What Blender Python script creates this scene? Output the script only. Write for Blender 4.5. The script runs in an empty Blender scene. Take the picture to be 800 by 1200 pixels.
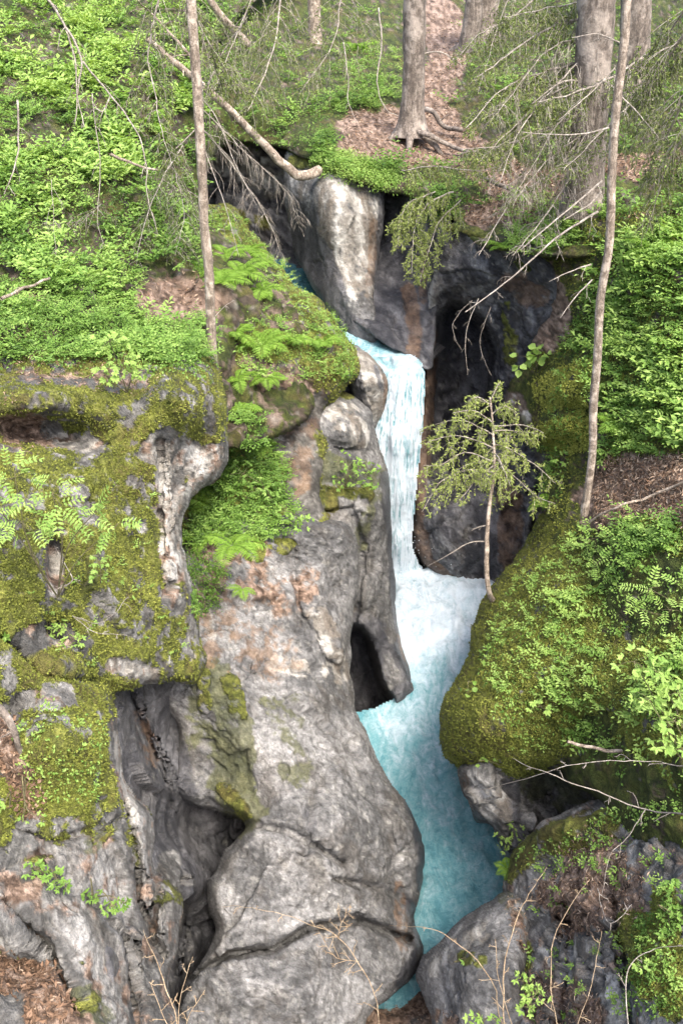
import bpy, math, random
import numpy as np
random.seed(7); RNG = np.random.default_rng(7)
scene = bpy.context.scene
COL = scene.collection

# ------------------------------------------------------------------ camera geometry
PITCH = math.radians(32.0); CP, SP = math.cos(PITCH), math.sin(PITCH)
F = 600.0 / math.tan(math.radians(30.0))
def P(x, y, d):
    x = np.asarray(x, float); y = np.asarray(y, float); d = np.asarray(d, float)
    u = (x - 400) / F; v = (600 - y) / F
    return np.stack([u * d, (CP + v * SP) * d, (-SP + v * CP) * d], -1)
def zdepth(x, y, z):                       # depth at which the ray meets height z
    v = (600 - np.asarray(y, float)) / F
    return z / (-SP + v * CP)
def ydepth(y, yw):
    v = (600 - np.asarray(y, float)) / F
    return yw / (CP + v * SP)
def proj(p):
    p = np.asarray(p, float)
    d = p[..., 1] * CP - p[..., 2] * SP
    up = p[..., 1] * SP + p[..., 2] * CP
    return 400 + F * p[..., 0] / d, 600 - F * up / d, d

# ------------------------------------------------------------------ noise
def _h(ix, iy, iz, s):
    n = (ix.astype(np.uint32) * np.uint32(374761393) + iy.astype(np.uint32) * np.uint32(668265263)
         + iz.astype(np.uint32) * np.uint32(2246822519) + np.uint32((s * 3266489917) & 0xffffffff))
    n = (n ^ (n >> np.uint32(13))) * np.uint32(1274126177)
    n = (n ^ (n >> np.uint32(16))) * np.uint32(2654435761)
    return ((n ^ (n >> np.uint32(15))) & np.uint32(0xffffff)).astype(np.float64) / 16777216.0
_G = np.random.default_rng(99).normal(size=(256, 3)); _G /= np.linalg.norm(_G, axis=1)[:, None]
def vnoise(p, s=0):
    """gradient noise, roughly -1..1"""
    p = np.asarray(p, float) + 1000.0
    i = np.floor(p).astype(np.int64); f = p - i; w = f * f * f * (f * (f * 6 - 15) + 10)
    r = 0
    for dx in (0, 1):
        wx = w[..., 0] if dx else 1 - w[..., 0]
        for dy in (0, 1):
            wy = w[..., 1] if dy else 1 - w[..., 1]
            for dz in (0, 1):
                wz = w[..., 2] if dz else 1 - w[..., 2]
                g = _G[(_h(i[..., 0] + dx, i[..., 1] + dy, i[..., 2] + dz, s) * 255.99).astype(int)]
                r = r + wx * wy * wz * (g[..., 0] * (f[..., 0] - dx) + g[..., 1] * (f[..., 1] - dy) + g[..., 2] * (f[..., 2] - dz))
    return r * 1.75
def fbm(p, s=0, o=5, g=0.5):
    p = np.asarray(p, float); a = 1.0; r = 0; t = 0
    R = np.array([[0.8, 0.6, 0], [-0.6, 0.8, 0], [0, 0, 1.0]]) @ np.array([[1, 0, 0], [0, .8, -.6], [0, .6, .8]])
    for k in range(o):
        r = r + a * vnoise(p, s + k * 17); t += a; a *= g; p = (p @ R) * 2.03 + 3.1
    return r / t
def ridged(p, s=0, o=5):
    p = np.asarray(p, float); a = 1.0; r = 0; t = 0
    for k in range(o):
        n = 1 - np.abs(vnoise(p, s + k * 13)); r = r + a * n * n; t += a; a *= .5; p = p * 2.07 + 5.3
    return r / t
def facets(p, s=0):                        # piecewise planar chunks + distance to chunk border
    p = np.asarray(p, float) + 500.0
    i = np.floor(p).astype(np.int64)
    best = np.full(p.shape[:-1], 9e9); sec = best.copy(); val = np.zeros(p.shape[:-1])
    for dx in (-1, 0, 1):
        for dy in (-1, 0, 1):
            for dz in (-1, 0, 1):
                c = [i[..., 0] + dx, i[..., 1] + dy, i[..., 2] + dz]
                j = [_h(*c, s + q) for q in (1, 2, 3)]
                dv = [p[..., q] - c[q] - j[q] for q in range(3)]
                dd = dv[0] ** 2 + dv[1] ** 2 + dv[2] ** 2
                g = [_h(*c, s + q) - .5 for q in (4, 5, 6)]
                v = 2 * (dv[0] * g[0] + dv[1] * g[1] + dv[2] * g[2]) + .5 * (_h(*c, s + 7) - .5)
                m = dd < best
                sec = np.where(m, best, np.minimum(sec, dd))
                val = np.where(m, v, val); best = np.where(m, dd, best)
    return val, np.sqrt(sec) - np.sqrt(best)

# ------------------------------------------------------------------ 2D helpers
def seg_dist(px, py, pts, closed=False):
    best = np.full(px.shape, 1e9); bx = px * 0; by = py * 0
    n = len(pts)
    if n == 1:
        return np.hypot(px - pts[0][0], py - pts[0][1]), px * 0 + pts[0][0], py * 0 + pts[0][1]
    for k in range(n if closed else n - 1):
        ax, ay = pts[k]; cx, cy = pts[(k + 1) % n]
        ex, ey = cx - ax, cy - ay; L = ex * ex + ey * ey + 1e-9
        t = np.clip(((px - ax) * ex + (py - ay) * ey) / L, 0, 1)
        qx, qy = ax + t * ex, ay + t * ey
        d = np.hypot(px - qx, py - qy); m = d < best
        best = np.where(m, d, best); bx = np.where(m, qx, bx); by = np.where(m, qy, by)
    return best, bx, by
def inside(px, py, pts):
    r = np.zeros(px.shape, bool); n = len(pts)
    for k in range(n):
        ax, ay = pts[k]; cx, cy = pts[(k + 1) % n]
        if ay == cy: continue
        r ^= ((ay > py) != (cy > py)) & (px < (cx - ax) * (py - ay) / (cy - ay) + ax)
    return r
def smooth(a, b, x):
    t = np.clip((x - a) / (b - a), 0, 1); return t * t * (3 - 2 * t)
def catmull(pts, n=8, closed=False):
    pts = np.asarray(pts, float); N = len(pts); out = []
    if N < 3 and not closed:
        return np.array([pts[0] + (pts[-1] - pts[0]) * t for t in np.linspace(0, 1, n + 1)])
    rng = range(N) if closed else range(N - 1)
    for i in rng:
        if closed: a, b, c, d = pts[(i - 1) % N], pts[i], pts[(i + 1) % N], pts[(i + 2) % N]
        else: a, b, c, d = pts[max(i - 1, 0)], pts[i], pts[i + 1], pts[min(i + 2, N - 1)]
        for k in range(n):
            t = k / n
            out.append(.5 * ((2 * b) + (-a + c) * t + (2 * a - 5 * b + 4 * c - d) * t * t + (-a + 3 * b - 3 * c + d) * t ** 3))
    if not closed: out.append(pts[-1])
    return np.array(out)

# ------------------------------------------------------------------ mesh output
def mk_mesh(name, V, Fs, mat=None, smooth_=True, attrs=None, cols=None):
    V = np.asarray(V, np.float32)
    me = bpy.data.meshes.new(name)
    if isinstance(Fs, np.ndarray):
        nf, k = Fs.shape
        me.vertices.add(len(V)); me.vertices.foreach_set('co', V.ravel())
        me.loops.add(nf * k); me.loops.foreach_set('vertex_index', Fs.astype(np.int32).ravel())
        me.polygons.add(nf); me.polygons.foreach_set('loop_start', np.arange(0, nf * k, k, dtype=np.int32))
        me.update(calc_edges=True)
    else:
        me.from_pydata([tuple(map(float, v)) for v in V], [], [tuple(map(int, f)) for f in Fs])
    me.polygons.foreach_set('use_smooth', np.full(len(me.polygons), smooth_))
    for k, a in (attrs or {}).items():
        at = me.attributes.new(k, 'FLOAT', 'POINT'); at.data.foreach_set('value', np.asarray(a, np.float32))
    for k, a in (cols or {}).items():
        a = np.asarray(a, np.float32)
        at = me.attributes.new(k, 'FLOAT_VECTOR', 'POINT'); at.data.foreach_set('vector', a.ravel())
    if mat: me.materials.append(mat)
    me.update(); me.validate()
    return me
def link(name, me, parent=None, loc=(0, 0, 0)):
    o = bpy.data.objects.new(name, me); COL.objects.link(o); o.location = loc
    if parent is not None: o.parent = parent
    return o
def tag(o, label=None, cat=None, group=None, kind=None):
    if label: o['label'] = label
    if cat: o['category'] = cat
    if group: o['group'] = group
    if kind: o['kind'] = kind
    return o
def empty(name, loc, label, cat, group=None):
    o = bpy.data.objects.new(name, None); COL.objects.link(o); o.location = tuple(map(float, loc)); o.empty_display_size = .1
    return tag(o, label, cat, group)
def copy_tree(o, parent=None):
    c = o.copy(); COL.objects.link(c); c.parent = parent
    for ch in list(o.children): copy_tree(ch, c)
    return c

# ------------------------------------------------------------------ node helpers
class NT:
    def __init__(s, name):
        s.m = bpy.data.materials.new(name); s.m.use_nodes = True; s.t = s.m.node_tree
        s.N = s.t.nodes; s.bsdf = s.N['Principled BSDF']; s.out = s.N['Material Output']
        s.tc = s.N.new('ShaderNodeTexCoord')
    def L(s, a, b): s.t.links.new(a, b)
    def set(s, sock, v):
        if hasattr(v, 'is_linked') or isinstance(v, bpy.types.NodeSocket): s.L(v, sock)
        else:
            if sock.type == 'RGBA' and len(v) == 3: v = (*v, 1)
            sock.default_value = v
    def mapping(s, scale=(1, 1, 1), rot=(0, 0, 0), src=None):
        n = s.N.new('ShaderNodeMapping'); n.inputs['Scale'].default_value = scale; n.inputs['Rotation'].default_value = rot
        s.L(src or s.tc.outputs['Object'], n.inputs['Vector']); return n.outputs[0]
    def noise(s, scale, detail=5, rough=.55, vec=None, dist=0, out=0):
        n = s.N.new('ShaderNodeTexNoise'); n.inputs['Scale'].default_value = scale; n.inputs['Detail'].default_value = detail
        n.inputs['Roughness'].default_value = rough; n.inputs['Distortion'].default_value = dist
        s.L(vec or s.tc.outputs['Object'], n.inputs['Vector']); return n.outputs[out]
    def voro(s, scale, feature='F1', vec=None, out=0, rnd=1):
        n = s.N.new('ShaderNodeTexVoronoi'); n.feature = feature; n.inputs['Scale'].default_value = scale
        n.inputs['Randomness'].default_value = rnd
        s.L(vec or s.tc.outputs['Object'], n.inputs['Vector']); return n.outputs[out]
    def ramp(s, f, stops):
        n = s.N.new('ShaderNodeValToRGB'); e = n.color_ramp.elements
        while len(e) < len(stops): e.new(.5)
        for k, (p, c) in enumerate(stops):
            e[k].position = p; e[k].color = (c, c, c, 1) if not hasattr(c, '__len__') else (*c, 1)
        s.L(f, n.inputs[0]); return n.outputs[0]
    def mix(s, f, a, b, mode='MIX'):
        n = s.N.new('ShaderNodeMix'); n.data_type = 'RGBA'; n.blend_type = mode
        s.set(n.inputs[0], f); s.set(n.inputs[6], a); s.set(n.inputs[7], b); return n.outputs[2]
    def math(s, op, a, b=0.0, c=None, clamp=False):
        n = s.N.new('ShaderNodeMath'); n.operation = op; n.use_clamp = clamp
        s.set(n.inputs[0], a); s.set(n.inputs[1], b)
        if c is not None: s.set(n.inputs[2], c)
        return n.outputs[0]
    def attr(s, name, out='Fac'):
        n = s.N.new('ShaderNodeAttribute'); n.attribute_name = name; return n.outputs[out]
    def sep(s, v):
        n = s.N.new('ShaderNodeSeparateXYZ'); s.L(v, n.inputs[0]); return n.outputs
    def bump(s, h, strength=.5, dist=.05, normal=None):
        n = s.N.new('ShaderNodeBump'); n.inputs['Strength'].default_value = strength; n.inputs['Distance'].default_value = dist
        s.L(h, n.inputs['Height'])
        if normal: s.L(normal, n.inputs['Normal'])
        return n.outputs[0]

def rock_material(name, c0, c1, c2, crack=1.0, mosscol=((.075, .088, .017), (.17, .188, .036), (.31, .32, .072))):
    """rock surface: large scale colour is computed per vertex by rock_colour(), the grain, sparkle and relief here"""
    s = NT(name); s.m['c0'] = c0; s.m['c1'] = c1; s.m['c2'] = c2; s.m['crack'] = crack; s.m['moss'] = [v for c in mosscol for v in c]
    pr = s.sep(s.attr('surface', 'Vector')); base = s.attr('tone', 'Color')
    n = s.noise(13, 7, .68); f = s.noise(70, 3, .7)
    g = s.math('ADD', s.math('MULTIPLY', n, .6), s.math('MULTIPLY', f, .4))
    col = s.mix(s.math('ADD', .55, s.math('MULTIPLY', pr[0], .35)), base, s.ramp(g, [(.32, .04), (.5, .5), (.66, .95)]), 'OVERLAY')
    s.L(col, s.bsdf.inputs['Base Color'])
    s.L(s.math('SUBTRACT', .86, s.math('MULTIPLY', pr[1], .48)), s.bsdf.inputs['Roughness'])
    s.bsdf.inputs['Specular IOR Level'].default_value = .35
    cv = s.voro(9.0, 'DISTANCE_TO_EDGE', vec=s.mapping((1, 1, .55), (.3, .5, .2)))
    ck = s.math('MULTIPLY', s.math('MULTIPLY', s.ramp(cv, [(0, 1), (.035, 0)]), s.ramp(n, [(.5, 0), (.62, 1)])), s.math('SUBTRACT', 1.0, pr[0]))
    s.L(s.mix(s.math('MULTIPLY', ck, .5), col, (.05, .043, .036)), s.bsdf.inputs['Base Color'])
    h = s.math('ADD', s.math('MULTIPLY', n, .8), s.math('MULTIPLY', f, s.math('ADD', .18, s.math('MULTIPLY', pr[0], .9))))
    s.L(s.bump(h, 1.0, .085), s.bsdf.inputs['Normal'])
    return s.m
def mixc(a, b, f): return a * (1 - f[..., None]) + np.asarray(b) * f[..., None]
def ramp3(x, stops):
    xs = [q[0] for q in stops]; cs = np.array([q[1] for q in stops])
    return np.stack([np.interp(x, xs, cs[:, k]) for k in range(3)], -1)
def rock_colour(W, M, mat, band, seed):
    c0, c1, c2 = [np.array(mat[k]) for k in ('c0', 'c1', 'c2')]; mo = np.array(mat['moss']).reshape(3, 3)
    band = np.array(band, float); band /= np.linalg.norm(band)
    wv = W + .5 * np.stack([fbm(W * .8, seed + 1, 4), fbm(W * .8, seed + 2, 4), fbm(W * .8, seed + 3, 4)], -1)
    big = fbm(W * .9, seed + 4, 5, .6); mid = fbm(W * 4.5, seed + 5, 6, .66)
    al = (wv @ band)[..., None] * band; Wb = (wv - al) * .8 + al * 7.0
    st = fbm(Wb, seed + 6, 5, .6)
    vs = fbm(W * np.array([2.4, 2.4, .35]) + mid[..., None] * .15, seed + 7, 5, .6)
    col = .90 * ramp3(.75 * big + .35 * mid + 1.0 * st, [(-.40, c0 * .75), (-.12, c0 * 1.1), (.04, c1 * .85), (.22, c2 * .75), (.45, c2 * .95)])
    col = mixc(col, (.075, .066, .055), smooth(.08, .34, vs + .2 * mid) * .55)
    warm = fbm(W * 1.5, seed + 8, 6, .62)
    col = mixc(col, (.15, .115, .08), smooth(.08, .4, warm) * .22)
    bl = fbm(W * 2.1, seed + 18, 6, .66); col = mixc(col, (.07, .07, .068), smooth(.06, .3, bl) * .30)
    li = fbm(W * 8, seed + 9, 4, .65); col = mixc(col, (.42, .41, .37), smooth(.2, .32, li) * .28)
    _, e = facets((W + .12 * fbm(W * 4, seed + 10, 3)[..., None]) * 1.5, seed + 60)
    hf = fbm(W * 17, seed + 21, 4, .7); Wl = (wv - al) * 1.6 + al * 15.0; ln = vnoise(Wl, seed + 22) + .6 * vnoise(Wl * 2.3, seed + 23)
    col = col * np.clip(1 + 1.05 * hf + .12 * mid, .25, 1.9)[..., None]
    fl = np.exp(-(ln / .10) ** 2) * smooth(-.1, .2, fbm(W * 2.2, seed + 24, 3)); col = mixc(col, (.06, .052, .045), fl * .55)
    ck = np.exp(-(e / .018) ** 2) * smooth(-.05, .1, big) * mat['crack']
    col = mixc(col, (.045, .04, .034), ck * .6)
    ed = 1.35 * mid + .5 * bl
    sf = lambda m, k=1.0, lo=.36, hi=.64: smooth(lo, hi, m + ed * k * np.clip(m * 3, 0, 1))
    pale = ramp3(st + .4 * mid, [(-.2, (.24, .22, .19)), (.05, (.46, .44, .40)), (.3, (.66, .64, .60))]); pale = mixc(pale, (.17, .14, .11), smooth(.05, .25, vs) * .8)
    col = mixc(col, pale, sf(M[..., 2]) * .85)
    col = mixc(col, ramp3(mid, [(-.3, (.05, .06, .025)), (.3, (.14, .145, .06))]), sf(M[..., 5]) * .75)
    wet_and_shade = sf(M[..., 3], .8, .3, .7)
    col = mixc(col, ramp3(vs + .5 * st, [(-.3, (.03, .032, .04)), (.05, (.072, .072, .080)), (.35, (.19, .19, .205))]), wet_and_shade * .85)
    col = mixc(col, ramp3(mid + .4 * st, [(-.3, (.06, .036, .022)), (0, (.14, .08, .045)), (.35, (.27, .17, .10))]), sf(M[..., 4], 1.0) * .6)
    lit = fbm(W * 11, seed + 11, 4, .7)
    col = mixc(col, ramp3(lit, [(-.3, (.06, .038, .026)), (-.08, (.15, .10, .072)), (.08, (.25, .175, .13)), (.22, (.38, .28, .22))]), sf(M[..., 1], .9))
    mf = sf(M[..., 0], 1.15, .42, .6)
    m1 = fbm(W * 2.6, seed + 12, 5, .65); mc = ramp3(.8 * m1 + .5 * lit, [(-.35, mo[0]), (0, mo[1]), (.3, mo[2])])
    mc = mixc(mc, (.15, .11, .04), smooth(.08, .32, warm + .4 * mid) * .55); mc = mc * np.clip(1 + .9 * hf, .4, 1.7)[..., None]
    col = mixc(col, mc, mf)
    M[..., 0] = mf
    return np.clip(col, 0, 1), mf, wet_and_shade * (1 - mf)

# ------------------------------------------------------------------ relief masses
SURF = []          # every built landform, for planting on it
def rbf(ctrl, x, y, c=30.0):
    C = np.array(ctrl, float); n = len(C)
    r = np.sqrt((C[:, None, 0] - C[None, :, 0]) ** 2 + (C[:, None, 1] - C[None, :, 1]) ** 2 + c * c)
    M = np.zeros((n + 3, n + 3)); M[:n, :n] = r; M[:n, n] = 1; M[:n, n + 1] = C[:, 0] / 500; M[:n, n + 2] = C[:, 1] / 500
    M[n:, :n] = M[:n, n:].T
    w = np.linalg.solve(M + np.eye(n + 3) * 1e-9, np.concatenate([C[:, 2], [0, 0, 0]]))
    out = w[n] + w[n + 1] * x / 500 + w[n + 2] * y / 500
    for k in range(n): out = out + w[k] * np.sqrt((x - C[k, 0]) ** 2 + (y - C[k, 1]) ** 2 + c * c)
    return out
CH = {'moss': 0, 'soil': 1, 'pale': 2, 'wet_and_shade': 3, 'rust': 4, 'algae': 5}  # dark channel holds damp rock and shade painted into hollows
def mass(name, outline, ctrl, mat, step=3.0, roll=(30, .6), skirt=1.6, disp=None, bumps=(), grooves=(), paint=(),
         steps=(), base=None, label=None, cat=None, kind=None, wob=5.0, seed=0, dfun=None, smooth_out=True, band=(.3, .2, .9)):
    O = catmull(outline, 6, True) if smooth_out else np.array(outline, float)
    # ragged outline
    seg = np.roll(O, -1, 0) - O; nrm = np.stack([seg[:, 1], -seg[:, 0]], 1); nrm /= np.linalg.norm(nrm, axis=1)[:, None] + 1e-9
    q = np.concatenate([O / 28.0, np.full((len(O), 1), seed * 3.3)], 1)
    O = O + nrm * (fbm(q, seed + 5, 4) * wob * 1.6)[:, None]
    x0, y0 = O.min(0) - step; x1, y1 = O.max(0) + step
    gx = np.arange(x0, x1 + step, step); gy = np.arange(y0, y1 + step, step)
    X, Y = np.meshgrid(gx, gy)
    ins = inside(X, Y, O); dist, bx, by = seg_dist(X, Y, O, True)
    keep = ins | (dist < step * .8)
    snap = keep & ~ins
    X = np.where(snap, bx, X); Y = np.where(snap, by, Y); sd = np.where(ins, dist, 0)
    idx = np.where(keep.ravel())[0]; gid = np.full(X.size, -1); gid[idx] = np.arange(len(idx)); gid = gid.reshape(X.shape)
    D = rbf(ctrl, X, Y) if dfun is None else dfun(X, Y)
    for b in bumps:
        bxp, byp, br, bd = b[:4]; ry = b[4] if len(b) > 4 else br
        D = D + bd * np.exp(-(((X - bxp) / br) ** 2 + ((Y - byp) / ry) ** 2))
    wq = np.stack([X / 17, Y / 17, X * 0 + seed], -1); wn = fbm(wq, seed + 50, 3) * 4
    for pts, w, dd in grooves:
        g, _, _ = seg_dist(X, Y, pts); D = D + dd * np.exp(-((g + wn * .8) / w) ** 2)
    for pts, dd, w in steps:
        pts = catmull(pts, 4, True); g, _, _ = seg_dist(X, Y, list(map(tuple, pts)), True); g = np.where(inside(X, Y, pts), g, -g) + wn * .7
        D = D + dd * smooth(-w, w, g)
    t = np.clip(1 - sd / roll[0], 0, 1); D = D + roll[1] * (1 - np.sqrt(np.clip(1 - t * t, 0, 1)))
    W = P(X, Y, D)
    # normals
    du = np.gradient(W, axis=1); dv = np.gradient(W, axis=0)
    N = np.cross(dv, du); N /= np.linalg.norm(N, axis=-1)[..., None] + 1e-12
    flip = (N * W).sum(-1) > 0; N[flip] *= -1
    # masks
    M = np.zeros(X.shape + (6,))
    if base:
        for k, v in base.items(): M[..., CH[k]] = v
    pn = fbm(np.stack([X / 26, Y / 26, X * 0 + 7 + seed], -1), seed + 90, 5)
    for ch, pts, r, v in paint:
        g, _, _ = seg_dist(X, Y, pts); f = smooth(1.15, .65, g / r + pn * .55)
        c = CH[ch]; M[..., c] = M[..., c] * (1 - f) + v * f
    if mat is M_EARTH: M[..., 0] *= 1 - smooth(.55, .85, M[..., 1])
    if disp is not None:
        ndv = np.abs((N * W).sum(-1)) / (np.linalg.norm(W, axis=-1) + 1e-9); W = W + N * (disp(W, N, M, X, Y) * (.12 + .88 * smooth(.1, .75, ndv)) * (.3 + .7 * smooth(0, roll[0] * 1.2 + 4, sd)))[..., None]
        du = np.gradient(W, axis=1); dv = np.gradient(W, axis=0)
        N = np.cross(dv, du); N /= np.linalg.norm(N, axis=-1)[..., None] + 1e-12
        flip = (N * W).sum(-1) > 0; N[flip] *= -1
    tone, mfa, weta = rock_colour(W, M, mat, band, seed + 200)
    TT = np.concatenate([tone, mfa[..., None], weta[..., None], weta[..., None] * 0], -1)
    c00, c10, c11, c01 = gid[:-1, :-1], gid[:-1, 1:], gid[1:, 1:], gid[1:, :-1]
    ok = (c00 >= 0) & (c10 >= 0) & (c11 >= 0) & (c01 >= 0)
    Fq = np.stack([c00[ok], c01[ok], c11[ok], c10[ok]], 1)
    V = W.reshape(-1, 3)[idx]; MM = TT.reshape(-1, 6)[idx]
    if skirt:
        E = np.concatenate([Fq[:, [0, 1]], Fq[:, [1, 2]], Fq[:, [2, 3]], Fq[:, [3, 0]]])
        key = np.sort(E, 1); ks = key[:, 0] * len(V) + key[:, 1]
        u, inv, cnt = np.unique(ks, return_inverse=True, return_counts=True)
        BE = E[cnt[inv] == 1]
        bv = np.unique(BE); cx, cy = O.mean(0)
        px, py, pd = proj(V[bv])
        # inward direction from the outline
        eps = 6.0
        gxx = (np.where(inside(px + eps, py, O), 1, 0) - np.where(inside(px - eps, py, O), 1, 0)).astype(float)
        gyy = (np.where(inside(px, py + eps, O), 1, 0) - np.where(inside(px, py - eps, O), 1, 0)).astype(float)
        gl = np.hypot(gxx, gyy); bad = gl < .5
        gxx = np.where(bad, (cx - px), gxx); gyy = np.where(bad, (cy - py), gyy); gl = np.hypot(gxx, gyy) + 1e-9
        gxx /= gl; gyy /= gl
        cur = bv; VV = [V]; base_n = len(V); faces = [Fq]; MMM = [MM]
        for k, (dd, sh) in enumerate(((skirt * .3, 3.), (skirt, 14.), (skirt * 1.8, 34.))):
            nv = P(px + gxx * sh, py + gyy * sh, pd + dd)
            nv = nv + (fbm(nv * 2.2, seed + 3, 3) * .12 * min(dd, 1))[:, None]
            mp = np.full(base_n + len(bv) * 5, -1); mp[cur] = base_n + np.arange(len(bv))
            if k == 0: be = BE
            faces.append(np.stack([be[:, 1], be[:, 0], mp[be[:, 0]], mp[be[:, 1]]], 1))
            be = np.stack([mp[be[:, 0]], mp[be[:, 1]]], 1); cur = base_n + np.arange(len(bv))
            base_n += len(bv); VV.append(nv); MMM.append(MM[bv])
        V = np.concatenate(VV); Fq = np.concatenate(faces); MM = np.concatenate(MMM)
    loc = V.mean(0); loc[2] = V[:, 2].min()
    if kind == 'structure': loc = np.zeros(3)
    me = mk_mesh(name, V - loc, Fq, mat, True, cols={'tone': MM[:, :3], 'surface': MM[:, 3:]})
    o = link(name, me, None, tuple(map(float, loc))); tag(o, label, cat, None, kind)
    SURF.append(dict(name=name, x0=x0, y0=y0, step=step, W=W, N=N, M=M, keep=ins, obj=o))
    return o
def surf(px, py, only=None):
    """front-most landform under pixel -> arrays pos, normal, masks, ok"""
    px = np.atleast_1d(np.asarray(px, float)); py = np.atleast_1d(np.asarray(py, float))
    pos = np.zeros((len(px), 3)); nor = np.zeros((len(px), 3)); msk = np.zeros((len(px), 6)); dep = np.full(len(px), 1e9)
    for k, S in enumerate(SURF):
        if only and S['name'] not in only: continue
        i = np.round((px - S['x0']) / S['step']).astype(int); j = np.round((py - S['y0']) / S['step']).astype(int)
        h, w = S['keep'].shape; v = (i >= 0) & (j >= 0) & (i < w) & (j < h)
        ii = np.clip(i, 0, w - 1); jj = np.clip(j, 0, h - 1)
        v &= S['keep'][jj, ii]; W = S['W'][jj, ii]; d = W[:, 1] * CP - W[:, 2] * SP
        b = v & (d < dep)
        pos[b] = W[b]; nor[b] = S['N'][jj, ii][b]; msk[b] = S['M'][jj, ii][b]; dep[b] = d[b]
    return pos, nor, msk, dep < 1e8

# displacement recipes
def D_rock(amp=.12, fac=.12, fs=1.3, fine=.02, strata=.03, sdir=(.3, .2, .9), sf=5.0, s=0):
    sdir = np.array(sdir) / np.linalg.norm(sdir)
    def f(W, N, M, X, Y):
        w = W + .25 * np.stack([fbm(W * 1.5, s + 1, 3), fbm(W * 1.5, s + 2, 3), fbm(W * 1.5, s + 3, 3)], -1)
        v, e = facets(w * fs, s + 11); v2, e2 = facets(w * fs * 3.1, s + 31)
        r = amp * fbm(W * .9, s + 4, 5) + fac * v + fac * .14 * v2
        r = r - fac * .30 * np.exp(-(e / .04) ** 2) * smooth(-.1, .15, fbm(W * 1.3, s + 77, 3))
        t = (w @ sdir) * sf; st = vnoise(np.stack([t, t * 0 + s, w[..., 0] * .4], -1), s + 6)
        r = r + strata * st + fine * fbm(W * 9, s + 8, 4) + fine * 1.2 * (ridged(W * 4, s + 9, 4) - .5)
        al = (w @ sdir)[..., None] * sdir; wb = (w - al) * 1.1 + al * 6.5; ln = vnoise(wb, s + 41) + .5 * vnoise(wb * 2.1, s + 42)
        r = r - fine * 1.8 * np.exp(-(ln / .07) ** 2) * smooth(-.15, .15, fbm(W * 1.7, s + 43, 3)) + fine * .8 * fbm(W * 22, s + 44, 3)
        m = M[..., 0]; moss = .05 * m + .05 * m * fbm(W * 6, s + 12, 3) + .03 * m * np.abs(fbm(W * 14, s + 13, 2))
        return r * (1 - .45 * m) + moss
    return f
def D_ground(amp=.2, lump=.10, s=0):
    def f(W, N, M, X, Y):
        r = amp * fbm(W * .6, s + 1, 4) + lump * np.abs(fbm(W * 2.2, s + 2, 4)) * 1.6 + .025 * fbm(W * 9, s + 3, 3)
        return r
    return f
# ================================================================== materials of the rocks
M_GREY = rock_material('grey_rock', (.12, .118, .113), (.262, .257, .245), (.43, .42, .40))
M_SMOOTH = rock_material('water_worn_rock', (.14, .14, .14), (.245, .243, .241), (.36, .356, .35), crack=.55)
M_DARK = rock_material('dark_wet_rock', (.05, .05, .058), (.13, .13, .145), (.26, .26, .27), crack=.7)
M_MOSSY = rock_material('mossy_rock', (.10, .095, .085), (.22, .21, .19), (.36, .34, .31))
M_EARTH = rock_material('forest_earth', (.06, .045, .03), (.13, .095, .07), (.24, .18, .14), crack=0,
                        mosscol=((.035, .05, .010), (.075, .10, .018), (.13, .15, .03)))

def line(x0, y0, x1, y1): return [(x0, y0), (x1, y1)]

# ================================================================== back: forest floor with the trail
mass('forest_floor', [(170, -75), (420, -78), (1010, -78), (1010, 330), (820, 300), (700, 300), (640, 300), (560, 285), (510, 240), (455, 226), (410, 210), (370, 192), (335, 176), (290, 168), (258, 176), (238, 205), (180, 200)],
     [(180, 0, 21), (300, -60, 34), (300, 0, 26), (300, 100, 18.8), (250, 60, 19.6), (240, 180, 16.6), (310, 180, 17.0), (365, 186, 15.2), (430, 200, 14.7), (480, 165, 16.4), (430, 150, 16.8), (520, 130, 18.5), (520, 60, 22.5), (520, 0, 29),
      (500, -60, 38), (600, 100, 18), (600, 200, 14.8), (560, 275, 13.6), (640, 230, 13.6), (700, 230, 12.4), (760, 190, 12.8), (820, 190, 12.2), (650, 40, 22), (800, 40, 17), (800, -60, 25), (1000, 100, 13), (1000, 300, 10.8), (820, 290, 11.2), (400, 60, 23), (400, -60, 36), (700, 290, 11.8), (450, 226, 14.6), (520, 245, 14.2)],
     M_EARTH, step=3.0, roll=(8, .25), skirt=1.2, disp=D_ground(.25, .07, 3), base=dict(moss=.75), wob=4, seed=3, kind='structure',
     bumps=[(425, 105, 38, -1.5, 28), (390, 160, 40, -.5, 20), (600, 90, 60, -.6, 40), (250, 120, 60, -1.0, 50)],
     paint=[('moss', [(425, 105), (380, 170), (420, 195)], 40, 1.0), ('soil', [(500, 0), (520, 30), (525, 70), (508, 110), (505, 140), (440, 155), (415, 165)], 27, 1.0), ('moss', [(520, 60), (520, 110)], 8, 0),
            ('soil', [(425, 152), (480, 176), (530, 165), (560, 190), (600, 215), (650, 220)], 30, 1.0), ('moss', [(520, 190), (590, 215)], 8, 0),
            ('moss', [(440, 150), (500, 168), (560, 190), (620, 225)], 16, 0), ('soil', [(720, 195), (800, 188)], 16, 1), ('moss', [(720, 195), (800, 188)], 14, 0), ('soil', [(560, 250), (620, 250)], 20, .8), ('moss', [(560, 250), (600, 245)], 14, .2),
            ('moss', [(515, 20), (530, 70), (500, 125)], 12, 0)])

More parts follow.
